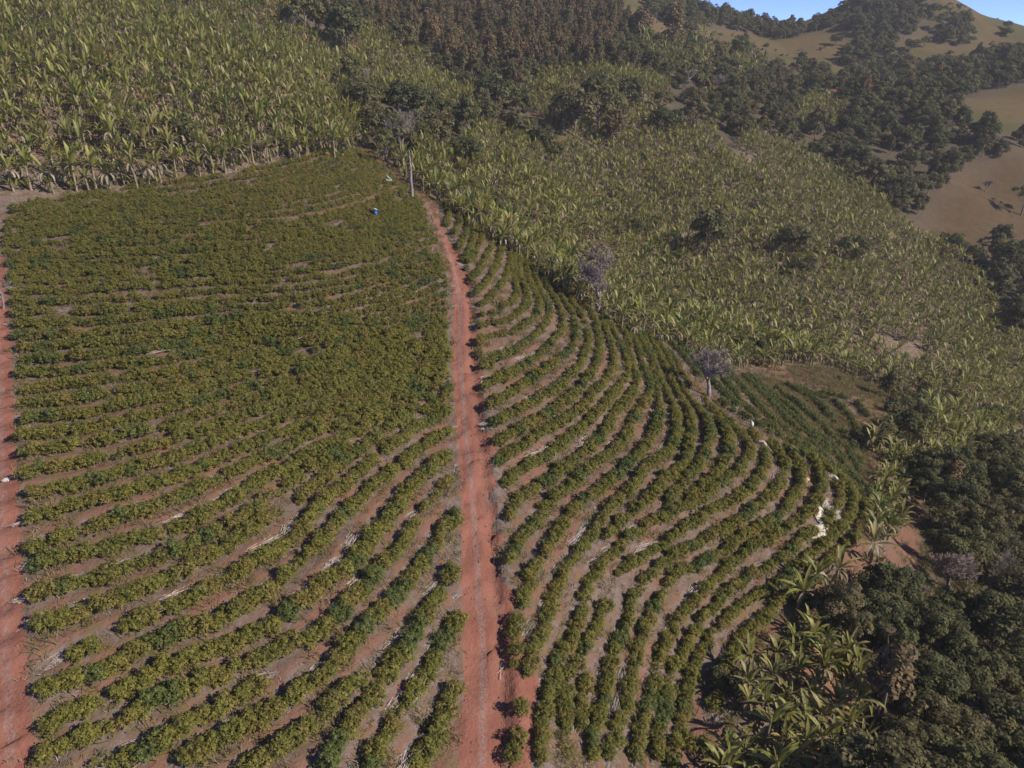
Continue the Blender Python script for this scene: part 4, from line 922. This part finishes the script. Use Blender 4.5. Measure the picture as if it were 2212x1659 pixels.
# ---- woods ----
PA = np.array(placed)
forest = []
for zone_step, names in ((6.4, ('green', 'dark', 'near', 'skyl')), (4.4, ('brown',)), (5.0, ('yshrub',))):
    x, y, z, c, far, pr = scatter(-200, 760, 20, 860, zone_step, .62)
    for i in np.where(np.array([RN[k] in names for k in c]) & (far < 40))[0]:
        if not (-260 < pr[i, 0] < 2480): continue
        if ((PA[:, 0]-x[i])**2+(PA[:, 1]-y[i])**2 < PA[:, 2]**2).any(): continue
        nmz = RN[c[i]]; u = rng.random()
        if nmz == 'brown': kd_ = 'tree_brown' if u < .45 else ('tree' if u < .82 else ('shrub' if u < .94 else 'bare')); sc = rng.uniform(.5, 1.15)*(.62 if kd_ == 'tree' else 1.5 if kd_ == 'shrub' else 1)
        elif nmz == 'near': kd_ = 'tree_near' if u < .66 else ('tree_brown' if u < .82 else ('bare' if u < .9 else 'shrub')); sc = rng.uniform(.45, .85)*(1.8 if kd_ == 'shrub' else 1)
        elif nmz == 'skyl': kd_ = 'tree' if u < .8 else 'tree_open'; sc = rng.uniform(.5, .95)
        elif nmz == 'dark': kd_ = 'tree' if u < .5 else 'dark_shrub'; sc = rng.uniform(.3, .6)*(2.2 if kd_ == 'dark_shrub' else 1)
        elif nmz == 'yshrub': kd_ = 'shrub' if u < .7 else ('tree' if u < .85 else 'banana'); sc = rng.uniform(1.2, 2.6)*(.3 if kd_ == 'tree' else .8 if kd_ == 'banana' else 1)
        else: kd_ = 'tree' if u < .66 else ('tree_brown' if u < .76 else ('bare' if u < .87 else 'shrub')); sc = rng.uniform(.45, 1.0)*(1.6 if kd_ == 'shrub' else 1)*(1.05 if pr[i, 0] > 1750 else .85)
        if nmz in ('green', 'skyl') and vnoise(np.array([x[i]*.05]), np.array([y[i]*.05]), 31)[0] < .10: continue
        forest.append([x[i], y[i], z[i]-.3, rng.uniform(0, 6.28), sc, sc*rng.uniform(.85, 1.25), kd_, int(rng.integers(0, 60)), nmz, pr[i, 0], pr[i, 1], pr[i, 2], far[i]])
wt = np.array([b[11]/(b[4]*NW.get(b[6], 3)) if (b[12] == 0 and 5 < b[9] < 2207 and -30 < b[10] < 1690 and b[6] != 'banana') else 1e9 for b in forest])
order = np.argsort(wt)[:max(0, 290-len(TREES))]; ss = set(order.tolist())
FL = {'green': ('dark green tree in the dense wood along the right-hand valley', 'trees of the valley wood'), 'near': GL['n'], 'skyl': ('dark tree in the wood along the skyline ridge', 'trees of the ridge wood'),
      'brown': ('rusty brown creeper-covered tree in the forest at the top', 'trees of the brown forest'), 'dark': ('dark bushy tree in the shaded hollow beyond the coffee', 'trees of the hollow'), 'yshrub': ('yellowish shrub in the tangle below the golden ridge', 'shrubs of the tangle')}
for i in order:
    if wt[i] > 1e8: continue
    b = forest[i]; lb, gp = FL[b[8]]
    thing('tree' if 'shrub' not in b[6] else 'shrub', b[6], b[7], b[:3], b[3], b[4], lb, 'tree' if 'shrub' not in b[6] else 'shrub', gp, b[5])
FK = ['tree', 'tree_brown', 'tree_near', 'tree_open', 'shrub', 'dark_shrub', 'bare', 'banana']
stuff('forest', FK, [(*b[:6], FK.index(b[6]), b[7]) for i, b in enumerate(forest) if i not in ss], 'forest and scrub covering the gullies and the far hills', 'forest')
# weeds and bushes dotted over the pastures: a few far small ones
x, y, z, c, far, pr = scatter(0, 760, 180, 860, 7, .5)
past = []
for i in np.where(np.array([RN[k] == 'none' and REG[k][0] == 'p' for k in c]) & (far < 30))[0]:
    if vnoise(np.array([x[i]*.02]), np.array([y[i]*.02]), 41)[0] < .42 or rng.random() < .5: continue
    s = rng.uniform(.12, .3)*rng.choice([1, 1, 2.6]); past.append((x[i], y[i], z[i]-.1, rng.uniform(0, 6.28), s, s, 0, int(rng.integers(0, 9))))
stuff('pasture_scrub', ['shrub'], past, 'low scrub sprinkled over the golden pastures', 'scrub')
# ---- dry grass and mulch between the coffee rows ----
n = 60000; gx = rng.uniform(-75, 75, n); gy = rng.uniform(24, 170, n)
keep = rng.random(n) < np.interp(gy, [24, 60, 110, 170], [1, .8, .45, .2]); gx, gy = gx[keep], gy[keep]
rdv = lookup(rowd.reshape(XX.shape), gx, gy); zc = lookup(z_at['c'], gx, gy); zrr = lookup(zr.reshape(XX.shape), gx, gy)
g1, _ = lateral(gx, gy, lroad)
m = (zc > .6) & ((rdv > .05) | (rng.random(len(gx)) < .12)) & ((zrr < .4) | (rng.random(len(gx)) < .05))
m |= (g1 > 2) & (g1 < 3.4)
tf = [(a, b, h-.02, r, s, s*q, 0, int(v)) for a, b, h, r, s, q, v in zip(gx[m], gy[m], height(gx[m], gy[m]), rng.uniform(0, 6.28, m.sum()), rng.uniform(.5, 1.5, m.sum()), rng.uniform(.3, .9, m.sum()), rng.integers(0, 9, m.sum()))]
stuff('dry_grass', ['tuft'], tf, 'dry grass and mulch lying between the coffee rows', 'dry grass')
print('forest', len(forest), 'tufts', len(tf))
n = 60000; gx = rng.uniform(-75, 110, n); gy = rng.uniform(24, 200, n)
c, far, pr = region_of(gx, gy, height(gx, gy)); zrr = lookup(zr.reshape(XX.shape), gx, gy); back, _ = lateral(gx, gy, np.concatenate([resample(cast(tr(s))[:, :2], 4.) for s in BROWS[4:10]]))
rt = np.array([{'c': .30, 'f': .5, 'b': .8, 'l': .25, 'p': .5, 's': .1}[REG[k][0]] for k in c]); rt[back < 4] = .95; rt[(np.array([REG[k][0] for k in c]) == 'c') & (gy > 85)] = .5
m = (rng.random(n) < rt) & (zrr < .4) & (far < 8)
wd = [(a, b, h-.02, r, s, s*q, 0, int(v)) for a, b, h, r, s, q, v in zip(gx[m], gy[m], height(gx[m], gy[m]), rng.uniform(0, 6.28, m.sum()), rng.uniform(.5, 1.4, m.sum()), rng.uniform(.5, 1., m.sum()), rng.integers(0, 9, m.sum()))]
stuff('green_weeds', ['weed'], wd, 'green weeds growing at the field edges and in the hollow', 'weeds')
# ---- piles of cut stalks ----
PILES = '7 970,310 640,430 1240,180 1570,350 1430,460 940,750 450,780 1080,1050 1660,700 1770,590 1900,690 1270,1430 820,1520 1890,440 8 110,580 660,700 490,970 560,1220 500,1650 1450,420 1810,470 1690,1180 1650,1320 2110,680 840,960 240,700 5 180,1080 140,1130 660,930 100,350 900,390 1220,1130 1310,1090 1490,1060 1640,1080 1900,1100 1170,610 4 1660,490 870,570 930,880 280,480 1750,350 8 1010,530 1050,1120'
def stalks(seed, n, L, W):
    R = np.random.default_rng(seed); g = Geo()
    for k in range(n):
        a = R.normal()*.22; l = L*R.uniform(.45, 1.1)/2; c = np.array([R.normal()*L*.14, R.normal()*W*.35, .06+R.uniform(0, .28)])
        d = np.array([math.cos(a)*l, math.sin(a)*l, R.normal()*.08]); b = R.normal(size=3)*.05
        V, Fq = tube(np.array([c-d, c+b, c+d]), [.024, .03, .015], 4); g.add(V, Fq)
    return g.mesh('stalks', [M['straw']])
SM = [stalks(700+k, 26, 2.4, .9) for k in range(4)]
KIND['litter'] = [{'parts': [], 'whole': bpy.data.objects.new('litter_instance', stalks(750+k, 13, 1.6, .7))} for k in range(4)]
n = 26000; gx = rng.uniform(-70, 70, n); gy = rng.uniform(24, 150, n)
rdv = lookup(rowd.reshape(XX.shape), gx, gy); zc = lookup(z_at['c'], gx, gy); zrr = lookup(zr.reshape(XX.shape), gx, gy)
pn = vnoise(gx*.35, gy*.35, 51)+.6*vnoise(gx*1.1, gy*1.1, 52)
m = (zc > .6) & (rdv > .15) & (rdv < 1.2) & (zrr < .3) & (pn > .62)
lt = []
for a, b in zip(gx[m], gy[m]):
    q, i, dd = kr.find((a, b, 0)); j = min(i+1, len(RW)-1); j = j if np.hypot(*(RW[j]-RW[i])) < 3 else i-1
    s = rng.uniform(.5, 1.1); lt.append((a, b, H(a, b)-.03, math.atan2(*(RW[j]-RW[i])[::-1])+rng.normal()*.25, s, s*.5, 0, int(rng.integers(0, 9))))
stuff('straw_litter', ['litter'], lt, 'pale straw and twigs strewn along the furrows between coffee rows', 'straw litter'); print('litter', len(lt))
WP = cast(tr(PILES)); pp = project(WP)
for k, w in enumerate(WP):
    if lateral(w[:1], w[1:2], road)[0][0] < 2.8: continue
    q, i, dd = kr.find((w[0], w[1], 0)); j = min(i+1, len(RW)-1); j = j if np.hypot(*(RW[j]-RW[i])) < 3 else i-1
    a = math.atan2(*(RW[j]-RW[i])[::-1])
    o = link('stalk_pile', SM[k % 4]); o.location = w; o.rotation_euler = (0, 0, a+rng.normal()*.15); s = rng.uniform(.75, 1.25); o.scale = (s*1.1, s, 1)
    side = 'left' if lateral(w[:1], w[1:2], road)[1][0] > 0 else 'right'
    o['label'] = 'pile of pale cut stalks between coffee rows, %s pile from the bottom' % nth(int((pp[:, 1] > pp[k, 1]).sum())+1)
    o['category'] = 'stalk pile'; o['group'] = 'piles of pale cut stalks'
# ---- clods and stones on the track and banks ----
KIND['clod'] = [{'parts': [], 'whole': bpy.data.objects.new('clod_instance', blob(20+k, .12, .10, .07, 6).mesh('clod', [M['clod']]))} for k in range(6)]
n = 40000; gx = rng.uniform(-60, 50, n); gy = rng.uniform(24, 150, n); zrr = lookup(zr.reshape(XX.shape), gx, gy); rr_ = lookup(rd_attr.reshape(XX.shape), gx, gy)
m = ((zrr > .15) & ((np.abs(rr_) > 1.3) | (rng.random(n) < .12)) & (rng.random(n) < .6)) | ((lookup(z_at['c'], gx, gy) > .5) & (rng.random(n) < .03))
stuff('clods', ['clod'], [(a, b, h, r, s, s, 0, int(v)) for a, b, h, r, s, v in zip(gx[m], gy[m], height(gx[m], gy[m]), rng.uniform(0, 6.28, m.sum()), rng.uniform(.35, 1.25, m.sum()), rng.integers(0, 60, m.sum()))], 'loose clods and stones of red earth on the track and its bank', 'clods')
# ---- tall dead trunk ----
def dead_trunk():
    R = np.random.default_rng(9); t = Geo(); b = Geo()
    P = np.array([[0, 0, -.4], [.05, 0, 1.5], [-.04, .03, 3.5], [.06, 0, 5.5], [-.02, 0, 7.4], [-.08, 0, 8.4]])
    V, Fq = tube(P, [.34, .28, .25, .21, .16, .08], 8); t.add(V, Fq)
    for s, q, r in [((-.02, 0, 7.2), [(-.35, 0, 7.6), (-.62, .1, 8.1), (-.6, .1, 8.8)], .07), ((-.05, 0, 7.5), [(0, -.1, 8.2), (.05, -.05, 9.0)], .07), ((0, 0, 7.3), [(.35, 0, 7.45), (.75, .1, 7.5), (1.0, .1, 7.9)], .06), ((.03, 0, 6.6), [(.3, -.1, 7.0), (.5, -.1, 7.5)], .04), ((.05, 0, 5.6), [(-.1, -.2, 5.9), (-.2, -.35, 6.1)], .04)]:
        P = np.array([s]+q); V, Fq = tube(P, np.linspace(r, r*.4, len(P)), 5); b.add(V, Fq)
    return t.mesh('trunk', [M['bark_pale']]), b.mesh('branch', [M['bark_pale']])
w = at('f 1953,372'); o = bpy.data.objects.new('dead_tree', None); scene.collection.objects.link(o); o.location = w
o['label'] = 'tall bare dead trunk with forked top beside the upper red track'; o['category'] = 'dead tree'
a_, b_ = dead_trunk(); link('trunk', a_, o); link('branch', b_, o)
# ---- bleached forked branch, crossed sticks, stone ----
def sticks(name, at_, segs, mat, label, cat):
    g = Geo()
    for P, r in segs: V, Fq = tube(np.array(P, float), np.linspace(r, r*.7, len(P)), 6); g.add(V, Fq)
    o = link(name, g.mesh(name, [M[mat]]), label=label, category=cat); o.location = at(at_); return o
sticks('fallen_branch', 'f 1812,290', [([(-.9, 1.0, 1.9), (-.3, .4, 1.5), (.25, -.2, 1.2)], .1), ([(-.9, -.1, 1.3), (-.2, -.2, 1.2), (.25, -.2, 1.2)], .09)], 'white', 'white V-shaped fallen branch lying on the coffee near the field top', 'branch')
sticks('crossed_sticks', 'a 338,1000', [([(0, -1.1, .12), (0, 0, .14), (.03, 1.1, .12)], .045), ([(-.6, -.8, .06), (.1, 0, .2), (.55, .6, .1)], .035), ([(-.45, .2, .08), (.3, .5, .1)], .03)], 'straw', 'crossed pale sticks lying on the red bank right of the track', 'sticks')
sticks('stick', 'a 292,255', [([(0, -.7, .1), (.02, 0, .12), (0, .7, .1)], .04)], 'straw', 'single straight stick lying in the ditch beside the track', 'stick')
o = link('stone', blob(3, .42, .3, .22).mesh('stone', [M['stone']]), label='pale stone lying on the left dirt road', category='stone'); o.location = at('7 37,112')+np.array([0, 0, .12])
# ---- blue drum with a white lid, dark bundle beside it ----
w = at('f 1704,492'); o = bpy.data.objects.new('water_drum', None); scene.collection.objects.link(o); o.location = w; o.rotation_euler = (0, .12, .3); o.scale = (.95, .95, .95)
o['label'] = 'blue drum with a tilted white lid standing among the upper coffee rows'; o['category'] = 'drum'
g = Geo(); z_ = np.array([0, .03, .3, .33, .36, .6, .63, .66, .9, .95]); r_ = [.26, .29, .3, .315, .3, .3, .315, .3, .29, .27]
V, Fq = tube(np.column_stack([z_*0, z_*0, z_+.25]), r_, 20); g.add(V, Fq); link('drum_body', g.mesh('drum_body', [M['blue']]), o)
g = Geo(); P = np.array([[-.02, 0, 1.2], [0, 0, 1.21], [.03, 0, 1.33], [.035, 0, 1.335]]); V, Fq = tube(P, [.001, .40, .40, .001], 20); g.add(V, Fq); link('lid', g.mesh('lid', [M['white']]), o)
o = link('dark_bundle', blob(6, .36, .34, .55).mesh('dark_bundle', [M['black']]), label='dark cloth bundle leaning against the left side of the blue drum', category='bundle'); o.location = w+np.array([-.5, .15, .6]); o.scale = (.7, .7, .8)
# ---- white sack ----
w = at('c 1197,425'); g = Geo(); V, Fq = tube(np.array([[0, 0, .1], [0, 0, .16], [.02, 0, .7], [.0, 0, 1.1], [-.06, 0, 1.4], [-.08, 0, 1.55], [-.12, 0, 1.75]]), [.02, .38, .46, .42, .25, .1, .16], 12)
V = np.array(V)+np.random.default_rng(4).normal(size=(len(V), 3))*.03; g.add(V, Fq)
o = link('sack', g.mesh('sack', [M['white']]), label='white sack standing upright on the crest of the coffee field', category='sack'); o.location = w+np.array([0, 0, .75]); o.scale = (.55, .55, .55)
# ---- harvest sheets ----
def sheet(seed, L, W, mat, base, turn, lift, ):
    nx, ny = 34, 22; R = np.random.default_rng(seed); V = []
    ca, sa = math.cos(turn), math.sin(turn); ph = R.uniform(0, 6, 6)
    for j in range(ny):
        for i in range(nx):
            u = i/(nx-1)*2-1; v = j/(ny-1)*2-1
            k = 1+.30*math.sin(2*math.atan2(v, u+1e-6)+ph[0])+.22*math.sin(5*math.atan2(v, u+1e-6)+ph[1])+.1*math.sin(9*math.atan2(v, u+1e-6)+ph[5])
            r = max(abs(u), abs(v)); rr = math.hypot(u, v)+1e-6; uu, vv = u*r/rr*k, v*r/rr*k
            lx, ly = uu*L/2, vv*W/2+.18*L*.3*math.sin(uu*2.2+ph[2])
            X, Y = base[0]+lx*ca-ly*sa, base[1]+lx*sa+ly*ca
            fold = .07*math.sin(ly*7+2*math.sin(lx*1.7+ph[3])+ph[4])+.09*math.sin(lx*4.3+ly*3+ph[5])+.05*R.normal()
            V.append((X, Y, H(X, Y)+lift*(1-.75*min(1, r)**3)+fold*(1-.4*r)+.08))
    Fq = [(j*nx+i, j*nx+i+1, (j+1)*nx+i+1, (j+1)*nx+i) for j in range(ny-1) for i in range(nx-1)]
    V = np.array(V)-base
    me = Geo().add(V, Fq).mesh('harvest_sheet', [M[mat]]); me.polygons.foreach_set('use_smooth', np.ones(len(me.polygons), bool)); return me
for k, (s, L, W, dg, lift, mt, lb) in enumerate(SHEETS):
    w = at(s); ang = math.radians(dg); L *= .85; W *= .85; lift *= .4
    o = link('harvest_sheet', sheet(40+k, L, W, mt, w, ang, lift), label=lb, category='sheet', group='harvest sheets on the coffee'); o.location = w

# ---- thin air haze ----
hz = bpy.data.materials.new('haze_air'); hz.use_nodes = True; nt = hz.node_tree
for n_ in list(nt.nodes): nt.nodes.remove(n_)
ho = nt.nodes.new('ShaderNodeOutputMaterial'); hv = nt.nodes.new('ShaderNodeVolumePrincipled')
hv.inputs['Color'].default_value = (.97, .94, .92, 1); hv.inputs['Density'].default_value = .00014; hv.inputs['Anisotropy'].default_value = 0
nt.links.new(hv.outputs[0], ho.inputs['Volume'])
x0, x1, y0, y1, z0, z1 = -440, 1280, -80, 1530, float(ZZ.min())-1, float(max(ZZ.max(), 0))+45
Vh = [(x, y, z) for z in (z0, z1) for y in (y0, y1) for x in (x0, x1)]
me = new_mesh('haze', Vh, [(0, 2, 3, 1), (4, 5, 7, 6), (0, 1, 5, 4), (2, 6, 7, 3), (0, 4, 6, 2), (1, 3, 7, 5)], [hz])
link('haze', me, kind='stuff', label='thin pale haze in the air of the valley', category='haze')
